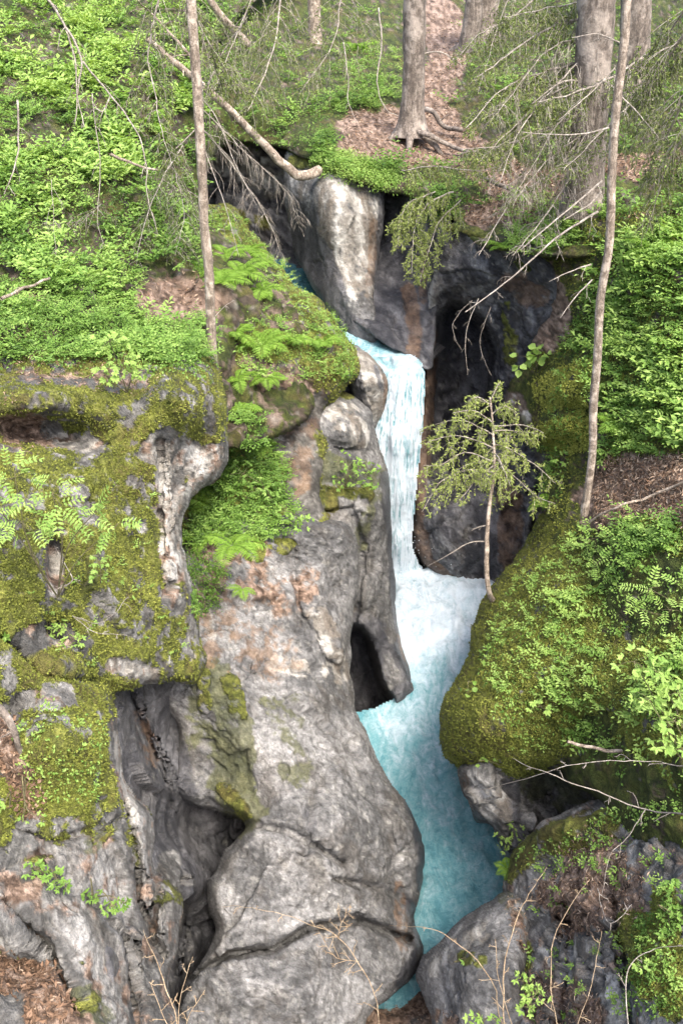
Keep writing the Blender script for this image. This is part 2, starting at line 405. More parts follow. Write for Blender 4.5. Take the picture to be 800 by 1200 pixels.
# left hillside running down to the fern ledge
mass('hillside', [(-260, -75), (330, -80), (262, 40), (248, 120), (240, 190), (240, 240), (300, 300), (340, 330), (360, 420), (300, 520), (-260, 520)],
     [(-260, -60, 17), (0, -60, 20), (0, 0, 17), (200, 0, 20), (320, -60, 27), (-260, 200, 10), (0, 200, 12), (200, 150, 14.5), (250, 190, 15.2), (250, 240, 14.2), (270, 300, 12.4), (0, 330, 9.6), (100, 330, 9.8), (200, 320, 10.8), (-200, 400, 8),
      (0, 400, 8.5), (120, 400, 8.9), (220, 420, 9.6), (300, 400, 11.4), (340, 380, 12), (200, 520, 9.6), (0, 520, 8.4), (280, 60, 18.5)],
     M_EARTH, step=3.2, roll=(10, .4), skirt=1.5, disp=D_ground(.4, .30, 9), base=dict(moss=.55, soil=.45), wob=6, seed=9, kind='structure',
     bumps=[(200, 300, 22, -.35, 14), (210, 355, 26, .55, 24), (30, 350, 60, .15, 12), (180, 230, 40, -.4), (60, 150, 70, -.5), (150, 60, 60, -.7)],
     paint=[('soil', line(-20, 350, 50, 352), 9, 1), ('soil', line(185, 350, 235, 360), 26, .9), ('moss', line(185, 350, 235, 360), 22, .1), ('moss', line(180, 300, 220, 295), 18, 1)])

# ================================================================== canyon walls at the back
mass('canyon_wall', [(150, 140), (300, 160), (345, 175), (440, 205), (560, 262), (700, 275), (760, 760), (150, 760)],
     [(240, 200, 18.6), (340, 230, 18.2), (300, 300, 18.4), (345, 320, 17.9), (460, 230, 16.6), (500, 330, 16.9), (560, 400, 17.2), (650, 300, 15.8), (700, 600, 17), (480, 440, 15.9), (480, 560, 16.6), (480, 680, 17.0), (200, 700, 19), (560, 650, 17.4)],
     M_DARK, step=3.5, roll=(5, .1), skirt=0, disp=D_rock(.35, .35, .9, .03, .05, s=21), base=dict(wet_and_shade=.35), wob=3, seed=21, kind='structure',
     paint=[('pale', line(250, 180, 320, 210), 26, .8), ('moss', line(240, 250, 310, 262), 10, .8), ('rust', line(478, 330, 490, 420), 10, .8), ('rust', line(440, 380, 480, 420), 12, .9), ('wet_and_shade', line(450, 240, 460, 400), 30, .9)])

mass('cliff_pillar', [(336, 178), (380, 190), (440, 205), (452, 226), (446, 280), (440, 330), (440, 380), (438, 405), (412, 402), (385, 372), (362, 330), (345, 290), (335, 240)],
     [(336, 190, 16.4), (345, 280, 16.4), (376, 215, 14.7), (385, 280, 14.7), (400, 330, 14.6), (440, 215, 14.9), (420, 260, 14.6), (425, 340, 14.6), (425, 392, 14.5), (360, 300, 15.9), (395, 380, 15.0), (445, 300, 15.3)],
     M_SMOOTH, step=1.8, roll=(8, .22), skirt=1.6, disp=D_rock(.05, .06, 1.1, .010, .012, sdir=(.9, .3, .2), sf=7, s=33), wob=3, seed=33, band=(.9, .45, .12),
     label='tall pale cliff pillar with a dark damp left face under the mossy brink', cat='cliff',
     paint=[('wet_and_shade', [(348, 250), (362, 310), (388, 360), (415, 395)], 17, 1), ('pale', [(388, 225), (405, 280), (420, 335)], 26, .9), ('pale', [(425, 225), (428, 310)], 20, .85), ('pale', [(350, 205), (362, 225)], 14, .5), ('wet_and_shade', [(376, 285), (404, 350)], 8, .8), ('rust', line(438, 260, 433, 330), 5, 1), ('wet_and_shade', line(449, 230, 440, 330), 5, .8), ('moss', line(345, 190, 440, 208), 8, 1), ('wet_and_shade', line(365, 215, 372, 260), 5, .5)])

# column with the rusty edge standing right beside the fall
mass('cliff_column', [(425, 330), (444, 250), (458, 222), (500, 232), (520, 262), (518, 320), (512, 370), (508, 425), (496, 432), (480, 419), (456, 407), (438, 393), (424, 382), (404, 366)],
     [(448, 260, 15.9), (470, 300, 15.8), (495, 300, 15.3), (500, 250, 14.9), (410, 375, 14.6), (430, 392, 14.15), (440, 350, 15.0), (470, 410, 13.95), (490, 428, 13.7), (505, 400, 14.3), (500, 350, 14.8), (470, 360, 14.9)],
     M_DARK, step=2.0, roll=(8, .12), skirt=1.0, disp=D_rock(.12, .10, 1.0, .014, .02, sdir=(.9, .1, .1), sf=6, s=41), base=dict(wet_and_shade=.75), wob=3, seed=41, band=(.9, .3, .05),
     label='dark damp wall with rusty streaks directly above the lip of the waterfall', cat='cliff',
     paint=[('rust', [(478, 340), (487, 390), (480, 440)], 9, 1), ('rust', [(410, 392), (440, 412), (470, 420)], 9, 1), ('wet_and_shade', line(455, 250, 450, 350), 20, 1), ('algae', line(470, 240, 490, 250), 18, .8), ('rust', [(500, 290), (495, 350)], 5, .9)])

mass('cliff', [(505, 275), (540, 262), (600, 285), (640, 300), (660, 350), (650, 430), (640, 500), (636, 560), (625, 620), (620, 700), (580, 702), (545, 692), (510, 675), (488, 655), (478, 635), (484, 560), (492, 480), (497, 420), (500, 370), (505, 320)],
     [(505, 290, 14.1), (550, 280, 13.7), (600, 300, 13.3), (560, 340, 14.2), (640, 320, 12.9), (600, 380, 14.0), (640, 430, 13.6), (500, 380, 14.4), (496, 440, 14.5), (520, 400, 14.9), (535, 480, 15.6), (540, 560, 15.2), (500, 560, 14.8), (485, 630, 15.1), (520, 640, 14.8), (560, 690, 15.2), (590, 600, 14.8), (630, 520, 14.2), (620, 620, 14.6), (580, 430, 14.8)],
     M_DARK, step=2.0, roll=(10, .45), skirt=1.2, disp=D_rock(.14, .15, .9, .016, .03, sdir=(.9, .2, .2), s=55), base=dict(wet_and_shade=.42), wob=4, seed=55, band=(.9, .3, .15),
     steps=[([(510, 392), (520, 364), (545, 360), (570, 388), (579, 420), (572, 470), (562, 520), (548, 562), (522, 590), (508, 560), (507, 480)], 1.3, 9)],
     bumps=[(536, 430, 27, .5, 75), (525, 600, 35, -.3, 40), (555, 320, 40, -.25, 25)],
     grooves=[([(507, 370), (520, 350), (560, 385), (575, 420)], 7, .3), ([(500, 330), (505, 370), (500, 420)], 4, .15)],
     label='broad bluish black cliff with a deep green hollow behind the spruce sapling', cat='cliff',
     paint=[('wet_and_shade', [(540, 300), (600, 330)], 60, .35), ('pale', line(507, 320, 502, 372), 6, .8), ('rust', [(500, 370), (503, 440), (495, 540), (488, 620), (500, 655)], 9, 1), ('rust', [(592, 560), (600, 660)], 14, 1), ('rust', [(600, 330), (625, 350)], 14, .8), ('wet_and_shade', [(530, 400), (545, 540)], 34, 1.0), ('algae', [(530, 400), (540, 480)], 14, .7),  # hollow coloured darker than the cliff around it, greenish inside
            ('moss', line(590, 360, 600, 420), 8, .6), ('wet_and_shade', line(570, 600, 580, 690), 20, .8), ('rust', line(490, 650, 540, 688), 6, .8), ('moss', line(530, 262, 640, 290), 10, 1)])

# ================================================================== centre
mass('boulder', [(414, 406), (426, 410), (443, 425), (456, 448), (456, 476), (446, 496), (436, 506), (420, 492), (408, 440)],
     [(430, 440, 13.1), (450, 460, 13.5), (415, 410, 13.4), (415, 480, 13.4), (440, 500, 13.7)], M_SMOOTH, step=1.6, roll=(18, .5), skirt=1.0, disp=D_rock(.05, .10, 2.6, .015, .03, s=61), wob=2, seed=61,
     label='white streaked boulder wedged at the lip of the waterfall', cat='boulder',
     paint=[('pale', line(430, 420, 440, 480), 16, .9), ('wet_and_shade', line(418, 440, 428, 490), 7, .8), ('rust', line(453, 440, 455, 480), 6, .9), ('wet_and_shade', line(440, 430, 446, 455), 3, .9)])

mass('rock_fin', [(330, 470), (372, 466), (395, 458), (418, 466), (436, 486), (442, 520), (455, 552), (459, 600), (460, 660), (464, 715), (472, 755), (484, 790), (494, 808), (482, 822), (452, 836), (430, 852), (390, 858), (360, 780), (350, 640), (330, 560)],
     [(395, 465, 12.7), (430, 490, 12.9), (400, 510, 12.3), (445, 560, 13.0), (400, 600, 12.2), (350, 520, 11.9), (430, 600, 12.5), (455, 640, 13.3), (425, 700, 12.7), (455, 720, 13.3), (484, 800, 13.15), (440, 830, 12.85), (420, 800, 12.9), (440, 765, 13.1), (370, 700, 12.6), (380, 800, 12.9), (465, 770, 13.2)],
     M_SMOOTH, step=1.6, roll=(16, .7), skirt=1.6, disp=D_rock(.10, .10, 1.2, .014, .03, sdir=(.9, .2, -.25), sf=7, s=71), wob=3, seed=71, band=(.9, .2, -.3),
     steps=[([(400, 742), (424, 738), (437, 765), (445, 798), (458, 822), (450, 870), (390, 880), (395, 800)], 1.7, 6)],
     bumps=[(408, 495, 26, -.3, 22), (398, 575, 34, .25, 18)],
     grooves=[([(376, 600), (412, 595), (425, 640), (420, 700), (408, 760)], 4, .18), ([(380, 520), (440, 530)], 6, .12)],
     label='slender water worn rock fin rising between the waterfall and the grey slab', cat='rock',
     paint=[('pale', line(395, 475, 415, 505), 22, .55), ('wet_and_shade', [(470, 760), (485, 805), (440, 828)], 12, .9), ('wet_and_shade', [(430, 745), (430, 820)], 26, 1), ('rust', line(468, 745, 490, 805), 6, .8), ('algae', line(365, 540, 440, 570), 22, .9), ('moss', line(350, 590, 385, 592), 14, .9), ('moss', line(375, 575, 430, 578), 10, .9), ('pale', line(400, 640, 405, 720), 12, .6), ('moss', line(385, 460, 412, 462), 6, .9),  # hollow at the fin's foot is darkened to paint its shade
            ('algae', line(430, 600, 420, 640), 9, .6), ('wet_and_shade', [(452, 560), (462, 660), (470, 750)], 8, .95)])

# fern ledge
mass('rock_ledge', [(200, 225), (240, 236), (268, 238), (285, 256), (305, 285), (335, 320), (372, 352), (400, 378), (416, 405), (421, 432), (412, 452), (395, 466), (380, 480), (385, 520), (375, 580), (380, 640), (200, 660), (195, 400)],
     [(230, 240, 14.3), (268, 245, 14.0), (300, 290, 13.4), (350, 340, 12.8), (410, 400, 12.5), (418, 435, 12.5), (240, 320, 11.8), (300, 360, 11.8), (330, 390, 11.6), (260, 400, 10.9), (310, 425, 11.0), (390, 425, 11.9), (270, 460, 10.9), (330, 470, 11.3), (390, 460, 12.1), (300, 540, 10.9), (350, 540, 11.3), (250, 560, 10.6), (230, 640, 10.3), (300, 640, 10.4), (370, 640, 10.8), (380, 500, 12.0)],
     M_MOSSY, step=2.4, roll=(16, .6), skirt=1.8, disp=D_rock(.16, .16, 1.6, .03, .03, s=81), base=dict(moss=.9), wob=6, seed=81,
     bumps=[(235, 530, 30, .7, 70), (330, 520, 22, .35, 34), (290, 470, 30, .2, 16)],
     label='long mossy rock ledge with a brown overhanging face left of the upper stream', cat='rock ledge',
     paint=[('soil', [(270, 430), (330, 450), (370, 440)], 26, .8), ('moss', [(290, 440), (340, 455), (360, 480)], 26, .15), ('moss', [(310, 500), (350, 520), (360, 590)], 26, .1), ('rust', [(310, 490), (350, 500), (345, 560)], 22, .7), ('pale', line(322, 500, 328, 540), 10, .6), ('algae', [(300, 460), (340, 480)], 26, .6), ('wet_and_shade', line(345, 480, 372, 500), 8, .6)])

# brown slab running down into the great grey bulge
mass('rock_slab', [(212, 640), (235, 612), (280, 606), (330, 600), (375, 606), (404, 612), (419, 640), (421, 680), (414, 720), (411, 770), (416, 825), (432, 862), (455, 912), (482, 952), (494, 985), (495, 1025), (488, 1060), (486, 1085), (496, 1108), (490, 1135), (462, 1165), (430, 1195), (410, 1260), (190, 1272), (202, 1190), (218, 1150), (250, 1096), (243, 1046), (260, 1002), (288, 968), (252, 949), (216, 940), (196, 922), (204, 886), (203, 850), (186, 816), (180, 790), (188, 765), (202, 720)],
     [(230, 640, 10.0), (300, 640, 10.3), (390, 620, 10.9), (415, 680, 11.2), (300, 700, 10.1), (230, 720, 9.7), (380, 740, 10.5), (412, 800, 10.9), (330, 780, 9.9), (240, 780, 9.2), (200, 800, 9.3), (360, 880, 9.5), (440, 900, 10.2), (300, 880, 9.2), (230, 860, 9.3), (470, 960, 10.1), (400, 980, 9.1), (490, 1010, 10.2), (300, 980, 8.8), (250, 1010, 8.8), (480, 1090, 9.9), (400, 1080, 8.9), (300, 1080, 8.4), (220, 1090, 8.6), (300, 1200, 7.9), (420, 1170, 8.9), (200, 1240, 7.8), (215, 930, 9.3), (275, 950, 9.1), (265, 1000, 8.9)],
     M_SMOOTH, step=1.6, roll=(15, .6), skirt=2.0, disp=D_rock(.13, .10, .7, .024, .026, sdir=(.5, .3, .8), sf=5, s=91), wob=3.5, seed=91, band=(.45, .3, .85),
     bumps=[(335, 850, 60, -.15, 60), (250, 900, 30, .2, 40)],
     grooves=[([(190, 1150), (225, 1148), (270, 1118), (320, 1112), (362, 1088), (420, 1078), (478, 1100)], 5, .45), ([(245, 940), (290, 965), (340, 975), (400, 1010)], 6, .2), ([(390, 1030), (440, 1040), (485, 1060)], 5, .15), ([(340, 640), (352, 720), (380, 770), (415, 800)], 6, .10), ([(300, 610), (310, 700), (290, 780)], 6, .08),
              ([(400, 860), (440, 920), (460, 1000), (470, 1060)], 7, .08), ([(300, 830), (330, 900), (300, 950)], 8, .06)],
     label='great grey water worn rock slab bulging beside the lower pool', cat='rock',
     paint=[('soil', [(250, 650), (300, 660), (340, 690)], 34, .45), ('rust', [(260, 650), (300, 690), (310, 760)], 50, .40), ('wet_and_shade', [(450, 870), (472, 915), (494, 960), (498, 1040)], 11, .95), ('rust', line(240, 690, 250, 760), 20, .5), ('pale', line(370, 720, 400, 790), 14, .6), ('pale', line(330, 775, 370, 790), 12, .5), ('pale', line(240, 700, 250, 740), 6, .8),
            ('algae', [(255, 790), (275, 850), (270, 920), (282, 955)], 26, .9), ('algae', line(225, 780, 235, 880), 18, .6), ('moss', line(276, 800, 280, 830), 14, .6), ('moss', line(262, 925, 285, 955), 9, .8), ('wet_and_shade', [(165, 830), (195, 870), (215, 900)], 16, .7), ('wet_and_shade', [(150, 830), (185, 900), (205, 930)], 26, .8), ('rust', [(160, 850), (175, 880)], 12, .5), ('wet_and_shade', [(215, 1000), (240, 1090)], 14, .7), ('wet_and_shade', [(480, 1060), (495, 1110), (470, 1150)], 9, .7),  # dark strokes beside the cleft paint its shade over damp rock
            ('rust', line(470, 1040, 470, 1110), 8, .5), ('wet_and_shade', line(340, 820, 350, 960), 30, .25), ('algae', line(330, 830, 345, 900), 26, .45), ('moss', line(238, 790, 240, 830), 10, .6)])

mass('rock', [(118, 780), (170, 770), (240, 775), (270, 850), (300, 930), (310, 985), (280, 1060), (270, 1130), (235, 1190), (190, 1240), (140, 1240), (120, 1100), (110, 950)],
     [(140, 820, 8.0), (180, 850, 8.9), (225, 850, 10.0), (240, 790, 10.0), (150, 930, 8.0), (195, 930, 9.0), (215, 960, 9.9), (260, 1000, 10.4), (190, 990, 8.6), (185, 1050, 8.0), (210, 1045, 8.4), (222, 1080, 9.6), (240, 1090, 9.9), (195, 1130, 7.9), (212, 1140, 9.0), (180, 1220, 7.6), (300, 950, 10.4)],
     M_GREY, step=1.8, roll=(6, .2), skirt=1.0, disp=D_rock(.12, .19, 1.5, .022, .012, sdir=(.7, .5, .4), s=171), base=dict(wet_and_shade=.72), wob=3, seed=171,  # base darkening paints the cleft's shade on top of damp rock
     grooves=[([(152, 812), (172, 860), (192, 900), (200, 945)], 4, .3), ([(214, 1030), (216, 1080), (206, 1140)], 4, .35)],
     label='damp rock with painted-in shade at the back of the narrow cleft left of the grey slab', cat='rock',
     paint=[('wet_and_shade', [(190, 840), (215, 900), (205, 960), (240, 1000), (250, 1010)], 34, 1), ('wet_and_shade', [(225, 1050), (240, 1100)], 16, .9), ('rust', [(165, 840), (175, 890)], 12, .5), ('pale', [(165, 900), (175, 950)], 12, .4), ('wet_and_shade', [(198, 1010), (200, 1080)], 14, 0)])  # strongest dark strokes deepen the painted shade inside the cleft

# ================================================================== left foreground
mass('cliff_block', [(-260, 395), (-60, 398), (60, 405), (150, 396), (205, 398), (240, 410), (256, 432), (264, 462), (268, 500), (268, 535), (258, 560), (238, 572), (222, 592), (215, 622), (220, 660), (230, 700), (232, 740), (242, 775), (228, 800), (196, 796), (160, 806), (134, 812), (140, 860), (150, 920), (172, 945), (182, 975), (182, 1018), (205, 1040), (214, 1062), (208, 1110), (196, 1150), (196, 1270), (-260, 1270)],
     [(-200, 420, 7.2), (0, 420, 8.2), (60, 440, 8.0), (120, 420, 8.5), (200, 420, 8.7), (255, 450, 9.0), (262, 530, 9.0), (220, 480, 8.2), (120, 480, 7.9), (30, 480, 7.7), (80, 520, 7.9), (150, 560, 7.7), (20, 580, 7.0), (195, 600, 8.2), (225, 560, 8.6), (205, 700, 8.2), (225, 760, 8.6), (120, 640, 7.3), (60, 600, 7.0), (-100, 600, 6.0), (60, 700, 6.7), (150, 720, 7.4), (130, 790, 7.2), (60, 800, 6.4), (0, 800, 6.2), (100, 880, 6.3), (135, 900, 6.8), (40, 920, 6.0), (20, 1000, 5.8), (120, 1000, 6.2), (170, 1000, 6.8), (200, 1060, 7.0), (100, 1100, 5.7), (180, 1120, 6.6), (20, 1120, 5.4), (20, 1190, 5.2), (120, 1240, 5.4), (-200, 900, 5.0), (-200, 1200, 4.6)],
     M_GREY, step=1.6, roll=(16, .6), skirt=2.0, disp=D_rock(.15, .12, 1.0, .018, .012, sdir=(.8, .5, .15), sf=6, s=101), base=dict(moss=.72, soil=.3), wob=4, seed=101, band=(.75, .5, .3),
     bumps=[(215, 460, 36, -.5, 36), (85, 508, 40, .35, 16), (20, 505, 40, .5, 18), (60, 560, 60, -.25, 26), (30, 470, 60, -.3, 16), (228, 520, 18, .25, 22), (65, 650, 12, .3, 30), (60, 745, 34, .2, 26), (148, 770, 20, -.1, 20), (70, 860, 60, -.3, 50), (20, 830, 22, .3, 26), (195, 1040, 16, .0, 20), (30, 1130, 40, .3, 30)],
     grooves=[([(145, 940), (160, 1000), (165, 1060), (190, 1120)], 5, .22), ([(0, 745), (50, 790), (130, 800)], 6, .15), ([(0, 970), (70, 985), (140, 960)], 5, .14), ([(188, 520), (190, 580), (188, 680)], 5, .15), ([(100, 1050), (150, 1100), (160, 1200)], 4, .1), ([(0, 1060), (60, 1110), (90, 1190)], 6, .2), ([(130, 805), (145, 860), (150, 930)], 4, .1), ([(180, 1010), (184, 1060), (176, 1130)], 4, .2)],
     label='massive grey and mossy rock block filling the left foreground with an overhanging nose', cat='rock',
     paint=[('moss', [(15, 500), (50, 505)], 22, .1), ('soil', [(10, 495), (30, 520)], 30, .9), ('pale', [(50, 510), (100, 520)], 15, .6), ('moss', [(50, 508), (110, 525)], 13, 0), ('soil', line(30, 430, 170, 450), 20, .6), ('moss', line(30, 440, 170, 445), 10, .3),
            ('moss', [(192, 525), (230, 538), (268, 545)], 27, 0), ('moss', [(238, 565), (212, 610)], 24, 0), ('pale', [(205, 540), (235, 535), (262, 540)], 20, .5), ('moss', [(200, 560), (206, 700)], 19, 0), ('pale', [(192, 530), (196, 600), (200, 690)], 13, 1), ('pale', [(240, 530), (205, 620), (215, 680)], 12, .6), ('moss', [(213, 690), (225, 750)], 9, .3),
            ('moss', [(62, 640), (66, 690)], 11, 0), ('pale', line(64, 650, 68, 700), 5, .8), ('moss', [(40, 750), (75, 750)], 22, .05), ('pale', line(135, 780, 180, 790), 10, .9), ('moss', line(135, 782, 180, 792), 12, .05), ('moss', [(168, 615), (168, 620)], 6, .1), ('soil', line(0, 640, 20, 660), 16, .6),
            ('moss', [(0, 850), (20, 900)], 22, .15), ('soil', [(0, 860), (25, 900), (30, 940)], 22, .9), ('moss', [(30, 820), (70, 820)], 16, .2), ('pale', [(138, 860), (142, 900), (160, 960)], 6, 1), ('moss', [(139, 850), (142, 900), (172, 980), (175, 1030)], 14, 0),
            ('moss', [(30, 985), (120, 975)], 28, .1), ('moss', [(90, 905), (120, 960), (110, 985)], 20, .9), ('moss', [(20, 1060), (100, 1090), (180, 1100)], 60, 0), ('moss', [(20, 1170), (200, 1190)], 60, 0), ('moss', [(100, 1030), (140, 1050)], 60, .0), ('moss', line(70, 980, 40, 960), 16, .4),
            ('soil', [(0, 1130), (40, 1150), (60, 1190)], 28, 1), ('rust', [(0, 1120), (50, 1150)], 24, .7), ('algae', [(95, 1175), (110, 1195)], 22, .9), ('moss', [(100, 1180)], 16, .8), ('algae', line(110, 990, 140, 960), 14, .6)])

# ================================================================== right bank
mass('hillside', [(585, 292), (640, 250), (700, 250), (800, 238), (1010, 230), (1010, 1010), (760, 1000), (700, 940), (660, 905), (640, 800), (636, 640), (640, 600), (634, 560), (618, 520), (600, 500), (592, 470), (606, 440), (622, 410), (632, 380), (622, 340), (600, 318)],
     [(600, 300, 13.3), (640, 300, 12.7), (700, 260, 12.0), (800, 250, 11.2), (1000, 240, 10.0), (630, 380, 13.0), (690, 360, 11.8), (800, 350, 10.2), (600, 470, 13.6), (640, 470, 12.6), (660, 520, 12.0), (700, 460, 11.2), (800, 460, 9.6), (636, 560, 12.3), (660, 590, 11.2), (720, 570, 10.2), (800, 560, 9.0), (700, 640, 9.8), (800, 660, 8.1), (1000, 600, 7.0), (720, 800, 8.4), (800, 800, 7.4), (800, 900, 7.0), (1000, 900, 6), (660, 700, 10.2), (660, 900, 9.0)],
     M_EARTH, step=2.8, roll=(14, .7), skirt=1.5, disp=D_ground(.22, .15, 111), base=dict(moss=.9), wob=6, seed=111, kind='structure',
     bumps=[(665, 300, 40, .3, 40), (655, 500, 26, -.6, 18), (665, 458, 28, -.55, 18), (690, 430, 30, -.4, 20), (640, 350, 16, .8, 34), (640, 530, 20, .4, 14), (760, 310, 60, -.5, 40), (700, 520, 30, -.1, 30)],
     paint=[('soil', [(620, 330), (625, 370)], 14, 1), ('soil', [(715, 580), (760, 570), (810, 575)], 44, 1), ('moss', [(715, 580), (760, 574), (810, 575)], 40, 0), ('soil', [(690, 610), (720, 600)], 12, .8), ('soil', [(640, 320), (660, 370), (640, 400)], 18, .8), ('moss', [(640, 350), (630, 380)], 16, .3),
            ('moss', [(600, 470), (620, 500), (634, 545)], 12, .0), ('pale', [(602, 470), (615, 490)], 8, .6), ('wet_and_shade', [(625, 520), (636, 570)], 10, .6), ('soil', [(700, 270), (790, 262)], 12, .6), ('moss', [(640, 505), (670, 495)], 22, 1), ('moss', [(650, 460), (700, 430)], 22, 1), ('algae', [(600, 480), (620, 520)], 10, .7)])

mass('mossy_boulder', [(636, 600), (690, 600), (760, 640), (860, 660), (1010, 700), (1010, 1010), (860, 985), (800, 955), (740, 945), (700, 935), (670, 900), (640, 905), (600, 918), (562, 912), (536, 900), (520, 888), (514, 862), (518, 822), (532, 796), (548, 768), (556, 728), (569, 694), (589, 670), (618, 634)],
     [(640, 605, 11.4), (625, 640, 11.6), (590, 690, 11.5), (560, 740, 11.2), (525, 820, 10.6), (518, 880, 10.4), (560, 905, 10.2), (640, 660, 10.6), (600, 740, 10.1), (570, 820, 9.6), (560, 870, 9.7), (680, 640, 10.3), (660, 740, 9.3), (640, 830, 8.9), (640, 895, 9.3), (720, 660, 9.6), (740, 760, 8.3), (720, 850, 8.0), (720, 920, 8.3), (800, 700, 8.2), (800, 800, 7.2), (800, 900, 6.9), (1000, 800, 5.8), (1000, 980, 5.8), (620, 910, 9.6)],
     M_MOSSY, step=2.0, roll=(26, 1.0), skirt=2.2, disp=D_rock(.12, .06, 1.6, .035, .01, s=121), base=dict(moss=1.0), wob=4, seed=121,
     bumps=[(600, 780, 26, -.12, 20), (560, 850, 40, -.25, 30), (690, 850, 40, .35, 26), (640, 700, 40, -.2, 30), (720, 740, 50, .1, 20)],
     label='huge rounded moss covered boulder bulging over the pool from the right bank', cat='boulder',
     paint=[('soil', [(690, 620), (720, 640)], 14, .6), ('soil', [(700, 850), (760, 860)], 22, .7), ('soil', [(540, 790), (560, 800)], 6, .6), ('moss', [(650, 905), (700, 925)], 8, .3), ('soil', [(620, 790), (700, 800)], 20, .5), ('soil', [(590, 700), (600, 760)], 14, .42), ('soil', [(650, 680), (690, 720)], 18, .45), ('soil', [(540, 850), (575, 890)], 12, .4)])

mass('rock', [(536, 900), (560, 892), (620, 890), (680, 885), (740, 900), (740, 960), (690, 965), (640, 968), (612, 1000), (596, 1012), (585, 990), (575, 968), (556, 962), (548, 940), (540, 925)],
     [(545, 920, 10.2), (580, 920, 9.9), (600, 960, 10.0), (590, 1000, 10.3), (640, 930, 10.4), (700, 920, 9.9), (560, 955, 10.3)], M_GREY, step=1.8, roll=(12, .5), skirt=1.3, disp=D_rock(.08, .20, 2.4, .03, .05, s=131), wob=3, seed=131,
     bumps=[(640, 930, 26, .5, 20)],
     label='jagged pale rock under the mossy boulder at the edge of the pool', cat='rock', paint=[('pale', [(560, 920), (585, 950)], 18, .8), ('wet_and_shade', [(604, 920), (606, 990)], 7, .9), ('algae', [(630, 920), (680, 925)], 24, .8), ('rust', [(545, 910), (550, 955)], 5, .6), ('wet_and_shade', line(556, 955, 590, 1000), 7, .7)])

mass('rock_ridge', [(596, 1010), (610, 985), (640, 962), (690, 940), (740, 925), (800, 915), (1010, 900), (1010, 1280), (590, 1280), (596, 1200), (604, 1120), (592, 1080), (590, 1046)],
     [(600, 1020, 9.2), (620, 985, 9.0), (700, 950, 8.3), (800, 930, 7.3), (1000, 920, 6.0), (620, 1040, 8.7), (680, 1010, 7.9), (760, 990, 7.2), (620, 1120, 8.2), (700, 1080, 7.2), (800, 1050, 6.3), (640, 1200, 7.3), (720, 1180, 6.4), (800, 1200, 5.6), (1000, 1200, 4.8)],
     M_GREY, step=1.6, roll=(14, .5), skirt=1.6, disp=D_rock(.16, .18, 1.9, .03, .03, s=141), base=dict(soil=.30), wob=5, seed=141,
     bumps=[(660, 968, 40, -.3, 16), (700, 1040, 40, .2, 24), (690, 1130, 20, -.2, 40), (770, 1120, 30, -.15, 40)],
     grooves=[([(660, 1060), (670, 1120), (655, 1200)], 6, .2), ([(720, 1060), (740, 1200)], 6, .2), ([(600, 1090), (650, 1075), (700, 1100)], 5, .12)],
     label='broken rock slope littered with needles and twigs in the lower right corner', cat='rock',
     paint=[('moss', [(602, 1015), (640, 985), (700, 965), (760, 945), (830, 935)], 20, 1), ('soil', [(640, 985), (740, 955)], 8, .2), ('soil', [(690, 1010), (720, 1050), (660, 1060)], 34, .9), ('moss', [(740, 1090), (770, 1150)], 26, .9), ('moss', [(780, 1060), (800, 1180)], 24, .8), ('pale', [(690, 1110), (710, 1150)], 24, .6), ('pale', [(640, 1100), (650, 1150)], 14, .5), ('soil', [(690, 1120), (715, 1160)], 20, 0), ('soil', [(620, 1170), (680, 1190)], 30, .6), ('soil', [(630, 1080)], 20, .1),
            ('moss', [(612, 1110), (616, 1130)], 10, .9), ('pale', [(650, 1120), (640, 1160)], 12, .5)])

mass('boulder', [(488, 1142), (498, 1118), (522, 1096), (548, 1072), (575, 1054), (600, 1042), (618, 1050), (622, 1090), (618, 1150), (622, 1270), (520, 1275), (506, 1200), (494, 1165)],
     [(495, 1145, 9.0), (530, 1095, 8.9), (595, 1048, 8.8), (550, 1120, 8.2), (600, 1110, 8.1), (560, 1180, 7.8), (510, 1200, 8.3), (610, 1200, 7.7), (560, 1260, 7.5)], M_SMOOTH, step=1.8, roll=(18, .6), skirt=1.4, disp=D_rock(.08, .10, 1.2, .018, .015, s=151), wob=2.5, seed=151,
     label='smooth tan grey boulder at the bottom edge overlooking the turquoise pool', cat='boulder',
     paint=[('moss', line(545, 1124, 562, 1130), 9, .8), ('soil', line(600, 1060, 612, 1110), 8, .6), ('algae', line(590, 1050, 606, 1070), 10, .7), ('pale', line(510, 1130, 560, 1090), 18, .5), ('soil', line(510, 1190, 540, 1200), 9, .5)])

mass('gorge_bed', [(380, 1150), (420, 1130), (470, 1100), (520, 1120), (560, 1150), (600, 1290), (360, 1290)],
     [(400, 1190, 9.6), (470, 1150, 10.6), (500, 1190, 9.4), (540, 1200, 9.0), (450, 1280, 8.6), (480, 1110, 11.0)], M_MOSSY, step=2.5, roll=(6, .2), skirt=1.0, disp=D_rock(.12, .15, 2.6, .04, .03, s=161), base=dict(soil=.8), wob=4, seed=161, kind='structure',
     paint=[('rust', [(470, 1160), (490, 1180)], 20, .9), ('pale', [(415, 1185)], 12, .5)])

